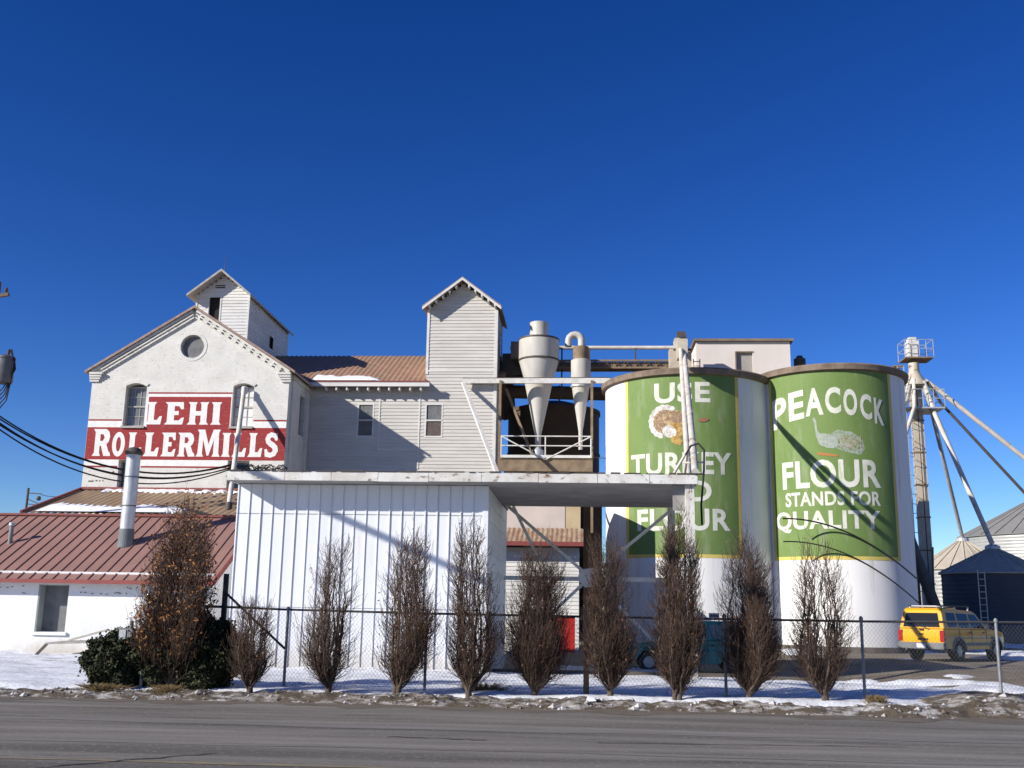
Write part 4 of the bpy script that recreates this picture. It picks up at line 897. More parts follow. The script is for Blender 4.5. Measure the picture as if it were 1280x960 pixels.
# ------------------------------------------------------------------ grain leg tower and bins on the right
LX, LY = 19.72, 62.
leg = thing('grain_elevator_tower', 'tall cream grain elevator leg with railed head platform and fanning spouts', 'grain elevator', (LX, LY, 0))
build(MB().box(LX - .24, LX + .04, LY, LY + .5, -.3, 15.3).box(LX + .10, LX + .36, LY, LY + .5, -.3, 15.3), 'casing', tower_cream, leg)
mb = MB()
for z in np.arange(1.5, 15, 1.9): mb.box(LX - .28, LX + .40, LY - .04, LY + .54, z, z + .08)
build(mb, 'casing_flange', brown_steel, leg)
build(MB().lathe([(.75, 15.0), (.35, 15.75), (.3, 15.9), (.3, 16.4)], LX, LY, 24), 'distributor', tower_cream, leg, smooth=40)
build(MB().box(LX - .30, LX + .32, LY - .2, LY + .6, 16.75, 17.75).box(LX - .2, LX + .22, LY - .1, LY + .5, 17.75, 18.0), 'head_box', white_steel, leg)
build(MB().box(LX - .6, LX + 1.05, LY - .5, LY + .9, 16.62, 16.70).box(LX - 1.2, LX - .6, LY - .1, LY + .5, 16.2, 16.27), 'head_platform', brown_steel, leg)
mb = MB()
for x0, x1, y0, y1, z in ((LX - .6, LX + 1.05, LY - .5, LY + .9, 16.7), (LX - 1.1, LX + 1.35, LY - .9, LY + 1.2, 13.6)):
    for dz in (.5, 1.05):
        for p, q in (((x0, y0), (x1, y0)), ((x1, y0), (x1, y1)), ((x1, y1), (x0, y1)), ((x0, y1), (x0, y0))): mb.beam((*p, z + dz), (*q, z + dz), .035)
    for x in np.linspace(x0, x1, 5):
        for y in (y0, y1): mb.beam((x, y, z), (x, y, z + 1.05), .035)
build(mb, 'railing', galv, leg)
build(MB().box(LX - 1.1, LX - .35, LY - .9, LY + 1.2, 13.5, 13.58).box(LX + .47, LX + 1.35, LY - .9, LY + 1.2, 13.5, 13.58).box(LX - .35, LX + .47, LY - .9, LY - .05, 13.5, 13.58), 'platform', galv, leg)
mb = MB()
for x in (LX - 1.0, LX - .62): mb.beam((x, LY - .1, 0), (x, LY - .1, 16.2), .045)
for z in np.arange(.3, 16.2, .33): mb.beam((LX - 1.0, LY - .1, z), (LX - .62, LY - .1, z), .028)
for z in np.arange(3, 16.2, 1.1): mb.path([(LX - .81 - .38 * math.cos(a), LY - .1 - .6 * math.sin(a), z) for a in np.linspace(0, math.pi, 9)], .02, 5)
for a in (.6, 1.57, 2.5): mb.beam((LX - .81 - .38 * math.cos(a), LY - .1 - .6 * math.sin(a), 3), (LX - .81 - .38 * math.cos(a), LY - .1 - .6 * math.sin(a), 15.8), .02)
for z in (5, 8, 11): mb.beam((LX - .62, LY - .08, z), (LX - .3, LY + .1, z), .04)
build(mb, 'caged_ladder', galv, leg)
def sp(pts, r, m): build(MB().path(pts, r, 12), 'spout', m, leg, smooth=50)
sp([(LX + .5, LY - .3, 15.3), (LX + 1.3, LY - .4, 14.6), (30.6, 62.3, 6.6)], .14, rust_pipe)
sp([(LX + .6, LY - .4, 15.2), (LX + 1.2, LY - .6, 13.9), (27.2, 61.6, 6.4), (29.6, 61.8, 3.6)], .085, dark_steel)
sp([(LX + .3, LY - .4, 15.2), (LX + .75, LY - .4, 13.3), (24.55, 69.8, 6.7)], .12, galv)
sp([(LX + .35, LY - .5, 15.2), (LX + .85, LY - .6, 13.2), (22.7, 60, 5.62)], .14, rust_pipe)
sp([(LX - .4, LY - .3, 15.3), (LX - .8, LY - .7, 13.9), (16.4, 57.5, 12.6), (14.6, 54.6, .2)], .15, rust_pipe)
sp([(LX - .2, LY - .5, 15.3), (LX - .5, LY - 1.2, 13.5), (17.0, 56.4, 10.4), (14.2, 53.4, .2)], .11, rust_pipe)
sp([(LX + .1, LY + .8, 15.3), (LX + .6, LY + 1.2, 13.9), (24.0, 75, 6.0)], .10, dark_steel)
au = thing('grain_auger', 'dark inclined auger tube sloping down beside the right silo', 'auger', (18.8, 58, 0))
build(MB().tube((16.6, 57.6, 8.6), (19.2, 58, .6), .30, n=16), 'tube', mat('auger_paint', (.10, .09, .085), (.07, .065, .06), scale=3, rough=.5), au, smooth=40)
build(MB().beam((17.9, 57.9, 5.0), (18.05, 58.2, 0), .10).beam((18.9, 58.3, 5.3), (18.6, 58.2, 0), .09), 'support', dark_steel, au); build(MB().box(18.8, 19.7, 57.6, 58.4, -.2, .7), 'hopper', dark_steel, au)
def bin_(cx, cy, rad, ze, zp, label, m, rm, n=40):
    t = thing('grain_bin', label, 'grain bin', (cx, cy, 0), 'round grain bins by the elevator leg')
    prof = [];  z = -.3
    while z < ze: prof += [(rad, z), (rad + .03, z + .06), (rad, z + .12)]; z += .24
    build(MB().lathe(prof + [(rad, ze)], cx, cy, n, caps=False), 'wall', m, t, smooth=60)
    rf = build(MB().lathe([(rad + .14, ze - .08), (rad + .15, ze - .02), (.35, zp - .06), (.3, zp)], cx, cy, n), 'roof', rm, t)
    mb = MB()
    for i in range(n // 2):
        a = 2 * math.pi * i / (n // 2); mb.beam((cx + (rad + .15) * math.sin(a), cy - (rad + .15) * math.cos(a), ze + .02), (cx + .35 * math.sin(a), cy - .35 * math.cos(a), zp - .03), .05, .06)
    build(mb, 'roof_rib', rm, rf); build(MB().lathe([(.40, zp - .05), (.40, zp + .14), (.2, zp + .24)], cx, cy, 16), 'filler_cap', galv, rf)
    return t
B1 = bin_(22.7, 60, 2.75, 4.0, 5.35, 'dark grain bin with pale cone roof nearest behind the yellow SUV', bin_navy, bin_roof)
bin_(24.6, 70, 2.9, 4.6, 6.45, 'grain bin with tan cone roof partly behind the nearest dark bin', bin_steel, bin_roof)
bin_(36.2, 84, 6.6, 7.7, 11.2, 'largest grey ribbed steel bin at the right edge of the view', bin_steel, mat('grey_bin_roof', (.24, .235, .22), (.19, .185, .175), scale=1, rough=.5), 64)
bin_(31.6, 62.3, 2.7, 4.6, 6.3, 'grain bin just beyond the right edge of the view', bin_steel, bin_roof)
bin_(21.6, 74, 2.6, 4.7, 6.0, 'dark bin glimpsed in the gap between right silo and elevator leg', bin_navy, bin_navy)
mb = MB()
for x in (20.9, 21.25): mb.beam((x, 57.55, 0), (x, 57.55, 4.1), .04)
for z in np.arange(.3, 4, .33): mb.beam((20.9, 57.55, z), (21.25, 57.55, z), .03)
build(mb, 'ladder', galv, B1)

# ------------------------------------------------------------------ chain link fence
FN = 20.75; FX0, FX1 = -7.12, 14.
fence = thing('chain_link_fence', 'grey chain link fence with steel posts and top rail along the verge', 'fence', (1, FN, 0))
def fg(x): return float(gz(x, FN)) + .02
frail = 1.57
build(MB().path([(FX0, FN, 1.63), (-5.9, FN, 1.60), (-3, FN, 1.57), (0, FN, 1.56), (5.3, FN, 1.56), (9, FN, 1.60), (FX1, FN, 1.62)], .022, 8), 'top_rail', fence_dark, fence)
for x in (-5.82, -3.05, 2.72, 5.3, 7.8, 10.4, 12.9):
    p = build(MB().tube((x, FN, -.2), (x, FN, 1.6), .030, n=12), 'post', fence_steel, fence, smooth=40); build(MB().lathe([(.038, 1.58), (.042, 1.62), (.02, 1.66)], x, FN, 12), 'post_cap', fence_steel, p)
pp = build(MB().tube((.07, FN - .03, -.2), (.07, FN - .03, 1.75), .055, n=12), 'post', tan_post, fence, smooth=40); pp['label'] = 'tan wooden post'
tp = build(MB().tube((FX0, FN, -.2), (FX0, FN, 2.28), .055, n=14), 'terminal_post', fence_dark, fence, smooth=40)
build(MB().tube((FX0, FN - .02, 1.92), (-5.84, FN - .02, .85), .024, n=8), 'brace_rail', fence_dark, fence)
mb = MB(); zt, zb = 1.56, .1; h = zt - zb; run = h / 1.25; w = .0022
for sgn in (1, -1):
    x = FX0 - run
    while x < FX1 + run:
        xa, xb = (x, x + run) if sgn > 0 else (x + run, x); ta, tb = 0., 1.
        lo, hi = FX0, FX1
        if xb != xa:
            t0, t1 = sorted(((lo - xa) / (xb - xa), (hi - xa) / (xb - xa))); ta, tb = max(0, t0), min(1, t1)
        if tb > ta:
            p = (xa + (xb - xa) * ta, zb + h * ta); q = (xa + (xb - xa) * tb, zb + h * tb); y = FN + .028 + .004 * sgn
            mb.add([(p[0] - w, y, p[1]), (p[0] + w, y, p[1]), (q[0] + w, y, q[1]), (q[0] - w, y, q[1])], [(0, 1, 2, 3)])
        x += .075
build(mb, 'chain_link_mesh', fence_steel, fence, recalc=False)
rl = thing('pipe_barrier', 'short pipe rail with capped end posts among the dark shrubs', 'rail', (-7.6, 19.72, 0))
p = build(MB().tube((-8.38, 20.02, -.1), (-8.38, 20.02, 1.76), .032, n=10), 'post', fence_steel, rl, smooth=40); build(MB().lathe([(.04, 1.76), (.055, 1.81), (.03, 1.88), (.005, 1.91)], -8.38, 20.02, 10), 'finial', galv, p)
build(MB().path([(-8.38, 20.02, 1.66), (-7.7, 20.2, 1.65), (-7.14, 20.68, 1.63)], .026, 8), 'rail', fence_dark, rl)
build(MB().box(-8.33, -8.20, 19.93, 20.0, 1.40, 1.58), 'tag', mat('dark_red_tag', (.20, .03, .025), rough=.5), rl)
sgn_ = thing('notice_plate', 'tiny white notice plate wired to the top rail above the teal car', 'sign', (2.55, FN - .04, 1.6))
pl2 = build(MB().box(2.42, 2.62, FN - .06, FN - .045, 1.57, 1.67), 'plate', plate_white, sgn_)
mb = MB()
for i, (a, b) in enumerate(((2.445, 2.475), (2.482, 2.50), (2.508, 2.535), (2.545, 2.565), (2.572, 2.595))): mb.box(a, b, FN - .063, FN - .0605, 1.60, 1.635)
build(mb, 'printed_marks', fence_dark, pl2)
mt = thing('meter_box', 'small grey utility meter on a stand at the left of the dark shrubs', 'meter', (-8.78, 20.1, 0))
build(MB().box(-8.90, -8.64, 20.02, 20.2, .98, 1.20), 'box', trafo_grey, mt); build_each(MB().tube((-8.78, 20.1, -.1), (-8.78, 20.1, .978), .03, n=10).tube((-8.70, 20.1, 1.202), (-8.70, 20.1, 1.34), .04, n=12), 'pipe', trafo_grey, mt); build(MB().box(-8.89, -8.76, 20.005, 20.018, 1.0, 1.17), 'cover', galv, mt)
lt = thing('cellar_hatch', 'low bent metal hatch lid propped on the snow by the annex wall', 'hatch', (-15.6, 31.5, 0))
build(MB().hexa([(-16.0, 31.0, .42), (-13.9, 31.0, .50), (-13.9, 32.3, .52), (-16.0, 32.3, .44), (-16.0, 31.0, .47), (-13.9, 31.0, .55), (-13.9, 32.3, .57), (-16.0, 32.3, .49)]), 'lid', mat('weathered_zinc', (.34, .33, .30), (.24, .22, .19), scale=3), lt)
build(MB().beam((-16.0, 31.1, .44), (-16.4, 31.1, 0), .07).beam((-14.5, 31.1, .48), (-14.5, 31.1, 0), .07), 'leg', dark_steel, lt)
build(MB().beam((-15.9, 32.2, .5), (-14.4, 31.6, .86), .05).beam((-14.4, 31.6, .86), (-13.9, 31.3, .55), .05), 'handle', mat('weathered_zinc', (.34, .33, .30)), lt)

# ------------------------------------------------------------------ shrubs and trees
def seg_mesh(segs, sides=3):
    A = np.array([s[0] for s in segs]); B = np.array([s[1] for s in segs]); ra = np.array([s[2] for s in segs]); rb = np.array([s[3] for s in segs])
    d = B - A; d /= np.linalg.norm(d, axis=1, keepdims=True) + 1e-9; u = np.where(np.abs(d[:, 2:3]) < .9, [[0, 0, 1.]], [[1., 0, 0]])
    a = np.cross(d, u); a /= np.linalg.norm(a, axis=1, keepdims=True) + 1e-9; b = np.cross(d, a); n = len(A); V = np.zeros((n, 2 * sides, 3))
    for k in range(sides):
        t = 2 * math.pi * k / sides; o = a * math.cos(t) + b * math.sin(t); V[:, k] = A + o * ra[:, None]; V[:, sides + k] = B + o * rb[:, None]
    F = np.array([[k, (k + 1) % sides, sides + (k + 1) % sides, sides + k] for k in range(sides)])
    F = (F[None] + (np.arange(n) * 2 * sides)[:, None, None]).reshape(-1, 4); return V.reshape(-1, 3), F
def leaf_mesh(P, size, rg):
    n = len(P); d1 = rg.normal(size=(n, 3)); d1 /= np.linalg.norm(d1, axis=1, keepdims=True); d2 = np.cross(d1, rg.normal(size=(n, 3))); d2 /= np.linalg.norm(d2, axis=1, keepdims=True)
    s = (size * rg.uniform(.6, 1.3, n))[:, None]; V = np.stack([P - d1 * s, P + d2 * s * .5, P + d1 * s, P - d2 * s * .5], 1).reshape(-1, 3)
    return V, np.arange(4 * n).reshape(n, 4)
def columnar_tree(x, y, z0, H, Wd, label, seed, dens=1., leaves=260, lm=None, trunks=1, base=.26, gap=0., lsize=.022):
    """upright vase tree: stems fan out low, then climb nearly parallel, clothed in short steep twigs"""
    rg = np.random.default_rng(seed); segs = []; big = []; tips = []
    lm = lm or dry_leaf; up = np.array([0, 0, 1.])
    a0 = rg.uniform(0, 6.28); asym = rg.uniform(.1, .32); a1 = rg.uniform(0, 6.28)
    def env(h, ang=0.):      # crown half width at relative height h, lopsided
        return Wd * .5 * (1 + asym * math.cos(ang - a0) + .12 * math.sin(h * 9 + a1 + ang)) * (np.interp(h, [0, .07, .15, .26, .42, .62, .82, 1.0], [.22, .58, .88, 1.0, 1.0, .90, .68, .30]))
    def climb(p, ang, r0, L, lev):
        n = max(4, int(L / .16)); q = np.array(p, float); dirv = np.array([math.cos(ang), math.sin(ang), 0.])
        for i in range(n):
            t = i / n; h = (q[2] - z0) / H
            rad = math.hypot(q[0] - x, q[1] - y); want = env(min(h + .06, 1), ang) * (.08 + .66 * spread)
            k = np.clip((want - rad) * 4.5, -.45, 1.5)
            st = up + dirv * k + rg.normal(0, .13, 3); st /= np.linalg.norm(st); nq = q + st * (L / n)
            ra, rb = r0 * (1 - .82 * t), r0 * (1 - .82 * (i + 1) / n); (big if ra > .013 else segs).append((q, nq, ra, rb))
            if (nq[2] - z0) / H > .045:
                for _ in range(rg.poisson(1.9 * dens)): twig(q + (nq - q) * rg.random(), dirv, ra, 1)
            if .04 < (nq[2] - z0) / H < .34:
                for _ in range(rg.poisson(1.5 * dens)): twig(nq, dirv * 1.8, ra * .8, 1)
            q = nq
        twig(q, dirv, .006, 1)
    def twig(p, dirv, r, lev):
        a = rg.uniform(0, 2 * math.pi); h = (p[2] - z0) / H
        o = np.array([math.cos(a), math.sin(a), 0.]) + dirv * .5; st = up * rg.uniform(.35, 1.3) + o * rg.uniform(.35, 1.0); st /= np.linalg.norm(st)
        L = rg.uniform(.16, .52) * (1.15 - .5 * h) * min(1.3, Wd) ; n = 4; q = np.array(p); r1 = min(r * .5, .0075)
        for i in range(n):
            s2 = st + up * .12 * i + rg.normal(0, .16, 3); s2 /= np.linalg.norm(s2); nq = q + s2 * L / n
            if math.hypot(nq[0] - x, nq[1] - y) > env(min(1, (nq[2] - z0) / H), math.atan2(nq[1] - y, nq[0] - x)) * rg.uniform(.85, 1.35) + .04: nq = q + (s2 * .35 + up * .6) * L / n
            segs.append((q, nq, max(.0032, r1 * (1 - i / n * .6)), max(.0027, r1 * (1 - (i + 1) / n * .6))))
            if lev < 2 and rg.random() < .85: 
                twig(q + (nq - q) * rg.random(), dirv, .006, 2)
            q = nq
        tips.append(q)
    ns = int(13 * dens) + 6
    for k in range(trunks):
        bx = x + (rg.uniform(-.12, .12) if trunks > 1 else 0); b0 = np.array([bx, y, z0 - .15]); b1 = np.array([bx + rg.normal(0, .02), y + rg.normal(0, .02), z0 + base * rg.uniform(.6, 1)])
        big.append((b0, b1, .075 * Wd ** .5 / trunks ** .4, .062 * Wd ** .5 / trunks ** .4))
        for i in range(max(3, ns // trunks)):
            spread = rg.uniform(.05, 1) ** .6; ang = rg.uniform(0, 2 * math.pi) if rg.random() > gap else rg.choice([.2, math.pi - .2])
            st = b0 + (b1 - b0) * rg.uniform(.55, 1.0)
            climb(st, ang, rg.uniform(.018, .034), (H - base) * rg.uniform(.70, 1.0) * (1.06 - .12 * spread), 0)
    t = thing('columnar_tree', label, 'tree', (x, y, z0), 'leafless columnar trees along the fence')
    o = np.array([x, y, z0]); t.rotation_euler = (R(rg.normal(0, 1.2)), R(rg.normal(0, 1.8)), 0)
    V, F = seg_mesh(big, 6); np_mesh('trunk', V - o, F, bark_light, t).data.shade_smooth()
    V, F = seg_mesh(segs, 3); np_mesh('crown', V - o, F, bark, t)
    tips = np.array(tips)
    if leaves: 
        P = tips[rg.integers(0, len(tips), leaves)] + rg.normal(0, .03, (leaves, 3)); V, F = leaf_mesh(P, lsize, rg); np_mesh('leaves', V - o, F, lm, t)
    return t
TR = [(-4.72, 19.85, 2.86, 1.06, 'leafless vase shaped tree in front of the left part of the ribbed white wall', .75, 200, 1, 0),
      (-3.42, 19.85, 3.30, 1.10, 'broad brown tree in front of the middle of the ribbed white wall', 1.05, 620, 2, 0),
      (-2.08, 19.85, 3.30, .92, 'narrow leafless tree at the right end of the ribbed white wall', .9, 300, 1, .3),
      (-.88, 20.2, 2.88, 1.12, 'dense dark tree in front of the canopy bay just left of the red door', 1.45, 420, 1, 0),
      (.52, 20.2, 3.08, .95, 'dense tree beside the tan fence post covering the front of the teal car', 1.15, 380, 1, 0),
      (1.78, 20.0, 3.52, .90, 'tallest dense tree in front of the canopy corner post', 1.4, 420, 2, 0),
      (3.06, 20.2, 3.18, 1.02, 'dense dark tree between the teal car and the right silo base', 1.5, 300, 3, .5),
      (4.42, 20.2, 2.98, 1.12, 'forked see-through tree in front of the right silo, rightmost of the row', .8, 160, 2, .45),
      (-6.18, 19.8, 1.85, .82, 'short stunted bare tree just right of the round dark shrub', 1.0, 60, 1, 0)]
for i, (x, y, H, w, lab, de, lv, tk, gp_) in enumerate(TR): columnar_tree(x, y, .08, H, w, lab, 100 + i, de, lv, None, tk, gap=gp_)
columnar_tree(-7.78, 20.1, .1, 3.66, 1.22, 'tall bushy tree with dry orange leaves growing out of the dark shrubs', 300, 1.45, 3600, orange_leaf, 2, lsize=.036)
def shrub(cx, cy, rx_, ry_, h, label, seed, n=26000):
    rg = np.random.default_rng(seed); d = rg.normal(size=(n, 3)); d /= np.linalg.norm(d, axis=1, keepdims=True)
    lump = 1 + .13 * np.sin(d[:, 0] * 7 + seed) * np.cos(d[:, 2] * 6) + .09 * np.sin(d[:, 1] * 11 + d[:, 2] * 9 + seed) + .12 * (fbm(d[:, 0] * 3 + 9 + seed, d[:, 2] * 3 + d[:, 1] * 2 + 9, 1.6) - .5) * 2
    lump = lump + np.where(rg.random(n) < .06, rg.uniform(0, .22, n), 0)
    k = lump * (1 - .35 * rg.random(n) ** 2) * rg.uniform(.94, 1.05, n)
    P = np.stack([d[:, 0] * rx_ * k, d[:, 1] * ry_ * k, h * .5 + d[:, 2] * h * .52 * k], 1); P = P[P[:, 2] > .0]
    t = thing('juniper_shrub', label, 'shrub', (cx, cy, .08), 'dark clipped shrubs'); V, F = leaf_mesh(P, .042, rg); np_mesh('foliage', V, F, juniper, t)
    segs = []
    for i in range(60):
        e = rg.normal(size=3); e[2] = abs(e[2]); e /= np.linalg.norm(e); segs.append((np.array([0, 0, -.1]), np.array([e[0] * rx_ * .8, e[1] * ry_ * .8, .1 + e[2] * h * .8]), .02, .006))
    V, F = seg_mesh(segs, 4); np_mesh('stem', V, F, bark, t)
shrub(-8.95, 20.35, .66, .6, 1.0, 'dark rounded shrub at the left end beside the meter box', 21)
shrub(-7.3, 20.4, .75, .6, 1.28, 'clipped ball shaped dark shrub right of the orange leaved tree', 22)
shrub(-8.15, 20.4, .7, .6, 1.15, 'dark shrub around the foot of the orange leaved tree', 23)
# dry weeds and litter at the kerb
rg = np.random.default_rng(5)
def weed(x, y, w, h, label, seed):
    rg = np.random.default_rng(seed); segs = []
    for i in range(420):
        a = rg.uniform(0, 6.28); r = rg.random(); b = np.array([rg.normal(0, w * .25), rg.normal(0, .08), 0]); e = b + np.array([math.cos(a) * r * w, math.sin(a) * r * w * .6, h * rg.uniform(.3, 1)]); segs.append((b, e, .006, .003))
    V, F = seg_mesh(segs, 3); t = np_mesh('dry_weed', V, F, weed_mat, None, (x, y, .08)); setp(t, label, 'weed', 'dry weeds on the verge')
weed(-7.55, 19.25, .30, .16, 'flat dry tan weed tuft on the verge left of the shrubs', 1)
weed(-8.9, 19.5, .45, .14, 'dry grass tuft under the left dark shrub', 2)
weed(5.3, 20.0, .2, .2, 'small dry weed clump under the rightmost tree of the row', 3)
weed(-1.9, 20.7, .5, .22, 'reddish dry brush at the left foot of the tree by the canopy', 4)
mb = MB().hexa([(-.06, -.05, 0), (.10, -.04, .01), (.09, .06, 0), (-.07, .05, .02), (-.05, -.03, .09), (.07, -.02, .05), (.10, .05, .08), (-.04, .04, .06)])
o = build(mb, 'litter', white_litter, local=True); o.location = (.14, 19.1, .12); setp(o, 'scrap of crumpled white litter on the verge below the tan post', 'litter')

# ------------------------------------------------------------------ vehicles
def arc(cx, cz, r, a0, a1, n=10): return [(cx + r * math.cos(R(a0 + (a1 - a0) * i / n)), cz + r * math.sin(R(a0 + (a1 - a0) * i / n))) for i in range(n + 1)]
def slab(prof, hw, bevel=0.):
    """side profile (x,z) extruded across the car; half width hw(x,z)"""
    tri = tessellate_polygon([[Vector((a, b, 0)) for a, b in prof]]); n = len(prof); mb = MB()
    for s in (1, -1): mb.v += [(a, s * hw(a, b), b) for a, b in prof]
    mb.f = [tuple(t) for t in tri] + [tuple(i + n for i in t[::-1]) for t in tri] + [(i, (i + 1) % n, n + (i + 1) % n, n + i) for i in range(n)]
    return mb
def soften(o, w=.03, seg=3):
    m = o.modifiers.new('bevel', 'BEVEL'); m.width = w; m.segments = seg; m.limit_method = 'ANGLE'; m.angle_limit = R(32)
    o.data.shade_smooth(); o.data.set_sharp_from_angle(angle=R(50)); return o
def side_panel(poly, hw, off=.006):
    mb = MB()
    for s in (1, -1):
        tri = tessellate_polygon([[Vector((a, b, 0)) for a, b in poly]]); k = len(mb.v)
        mb.v += [(a, s * (hw(a, b) + off), b) for a, b in poly]; mb.f += [tuple(i + k for i in (t if s > 0 else t[::-1])) for t in tri]
    return mb
def wheel(parent, x, y, r, w, rimm, sgn):
    mb = MB(); c = Vector((x, y, r))
    prof = [(r * .55, -w / 2), (r * .93, -w / 2), (r, -w * .36), (r, w * .36), (r * .93, w / 2), (r * .55, w / 2)]; n = 28
    for a, b in prof:
        for i in range(n): t = 2 * math.pi * i / n; mb.v.append((x + a * math.cos(t), y + b, r + a * math.sin(t)))
    for j in range(5):
        for i in range(n): mb.f.append((j * n + i, j * n + (i + 1) % n, (j + 1) * n + (i + 1) % n, (j + 1) * n + i))
    wl_ = build(mb, 'wheel', tyre_mat, parent, local=True, smooth=40)
    mb = MB(); mb.tube((x, y + sgn * w * .30, r), (x, y + sgn * w * .40, r), r * .58, r * .52, 24); mb.tube((x, y + sgn * w * .40, r), (x, y + sgn * w * .5, r), r * .18, r * .14, 12)
    for i in range(6):
        t = i * math.pi / 3; mb.beam((x + r * .12 * math.cos(t), y + sgn * w * .43, r + r * .12 * math.sin(t)), (x + r * .52 * math.cos(t), y + sgn * w * .43, r + r * .52 * math.sin(t)), .06, .04, up=(0, 1, 0))
    build(mb, 'rim', rimm, wl_, local=True)
HD = R(90 - 47)
suv = thing('parked_suv', 'bright yellow SUV with roof rack parked on the lot seen from its rear corner', 'car', (12.0, 38.9, .095), rotz=HD)
hwl = lambda x, z: .89 - .03 * max(0, z - .9) - (.06 if x < .1 else 0) - max(0, x - 4.1) * .28
hwg = lambda x, z: .865 - .20 * (z - 1.08)
low = [(.10, .46)] + arc(.98, .37, .43, 170, 10, 12) + [(1.5, .42), (3.1, .42)] + arc(3.62, .37, .43, 170, 10, 12) + [(4.22, .45), (4.42, .62), (4.42, .86), (4.30, 1.0), (3.9, 1.07), (3.1, 1.12), (.04, 1.12), (.0, .9), (.03, .6)]
bd = soften(build(slab(low, hwl), 'body', suv_yellow, suv, local=True), .035)
cab = [(.045, 1.125), (3.12, 1.125), (2.5, 1.70), (2.3, 1.76), (1.35, 1.80), (1.15, 1.86), (.32, 1.86), (.16, 1.78)]
cb = soften(build(slab(cab, hwg), 'cabin', suv_yellow, suv, local=True), .04)
for poly in ([(.35, 1.20), (1.0, 1.20), (1.0, 1.68), (.42, 1.70)], [(1.1, 1.18), (1.85, 1.17), (1.85, 1.66), (1.1, 1.68)], [(1.95, 1.17), (2.95, 1.15), (2.42, 1.64), (1.95, 1.66)]):
    build_each(side_panel(poly, hwg), 'side_window', car_glass, suv, local=True, recalc=False)
rg_ = lambda z: .045 + (.115) * (z - 1.125) / .655
mb = MB(); z0, z1 = 1.19, 1.68; mb.add([(rg_(z0) - .006, -.70, z0), (rg_(z0) - .006, .70, z0), (rg_(z1) - .006, .60, z1), (rg_(z1) - .006, -.60, z1)], [(0, 1, 2, 3)])
tw = build(mb, 'rear_window', car_glass, suv, local=True)
build(MB().beam((.05, -.02, 1.22), (.02, -.32, 1.10), .02, .03).box(-.03, .03, -.1, .05, 1.08, 1.14), 'wiper', car_black, tw, local=True)
mb = MB(); mb.add([(3.125, -.74, 1.15), (3.125, .74, 1.15), (2.52, .66, 1.70), (2.52, -.66, 1.70)], [(0, 1, 2, 3)]); build(mb, 'windscreen', car_glass, suv, local=True)
soften(build(MB().box(-.10, .12, -.88, .88, .42, .66), 'rear_bumper', car_grey, suv, local=True), .04)
soften(build(MB().box(4.25, 4.50, -.82, .82, .42, .66), 'front_bumper', car_grey, suv, local=True), .04)
for s in (1, -1):
    build(MB().box(-.015, .10, s * .79 - .075, s * .79 + .075, .70, 1.08), 'tail_lamp', tail_red, suv, local=True)
    build(MB().box(4.33, 4.43, s * .62 - .16, s * .62 + .16, .78, .94), 'headlight', lamp_clear, suv, local=True)
    build(MB().box(2.72, 2.88, s * .98 - .10, s * .98 + .08, 1.14, 1.30), 'wing_mirror', car_black, suv, local=True)
    build(MB().box(1.45, 3.15, s * .88 - .03, s * .88 + .03, .55, .66), 'side_cladding', car_grey, suv, local=True)
    for cx_ in (.98, 3.62):
        o_ = arc(cx_, .37, .50, 0, 180, 14); i_ = arc(cx_, .37, .425, 180, 0, 14); mb = MB(); tri = tessellate_polygon([[Vector((a, b, 0)) for a, b in o_ + i_]]); k = len(o_ + i_)
        mb.v = [(a, s * .80, b) for a, b in o_ + i_] + [(a, s * .915, b) for a, b in o_ + i_]; mb.f = [tuple(t_ + k for t_ in t) for t in tri] + [tuple(t) for t in tri] + [(i, (i + 1) % k, k + (i + 1) % k, k + i) for i in range(k)]
        build(mb, 'arch_flare', car_grey, suv, local=True); wheel(suv, cx_, s * .77, .37, .25, rim_grey, s)
    build(MB().box(.4, 2.3, s * .60 - .025, s * .60 + .025, 1.90, 1.95), 'roof_rail', car_black, suv, local=True)
mb = MB()
for x in (.45, .95, 1.5, 2.1): mb.box(x, x + .05, -.58, .58, 1.905, 1.94)
for x in (.4, 1.3, 2.25):
    for s in (1, -1): mb.box(x, x + .05, s * .6 - .02, s * .6 + .02, 1.78, 1.90)
build_each(mb, 'roof_rack', galv, suv, local=True)
build(MB().box(-.006, .02, -.26, .14, .74, .80).box(-.02, .0, -.10, .06, .92, .97), 'tailgate_handle', car_black, suv, local=True)
build(MB().box(-.115, -.101, -.22, .12, .48, .62), 'number_plate', plate_white, suv, local=True)
mb = MB()
for s in (1, -1):
    for x in (1.05, 1.9, 2.95): mb.box(x, x + .012, s * .885 - .012, s * .885 + .012, .58, 1.10)
    for x in (1.7, 2.72): mb.box(x, x + .14, s * .895 - .015, s * .895 + .015, .98, 1.02)
build_each(mb, 'door_seam', car_black, bd, local=True)
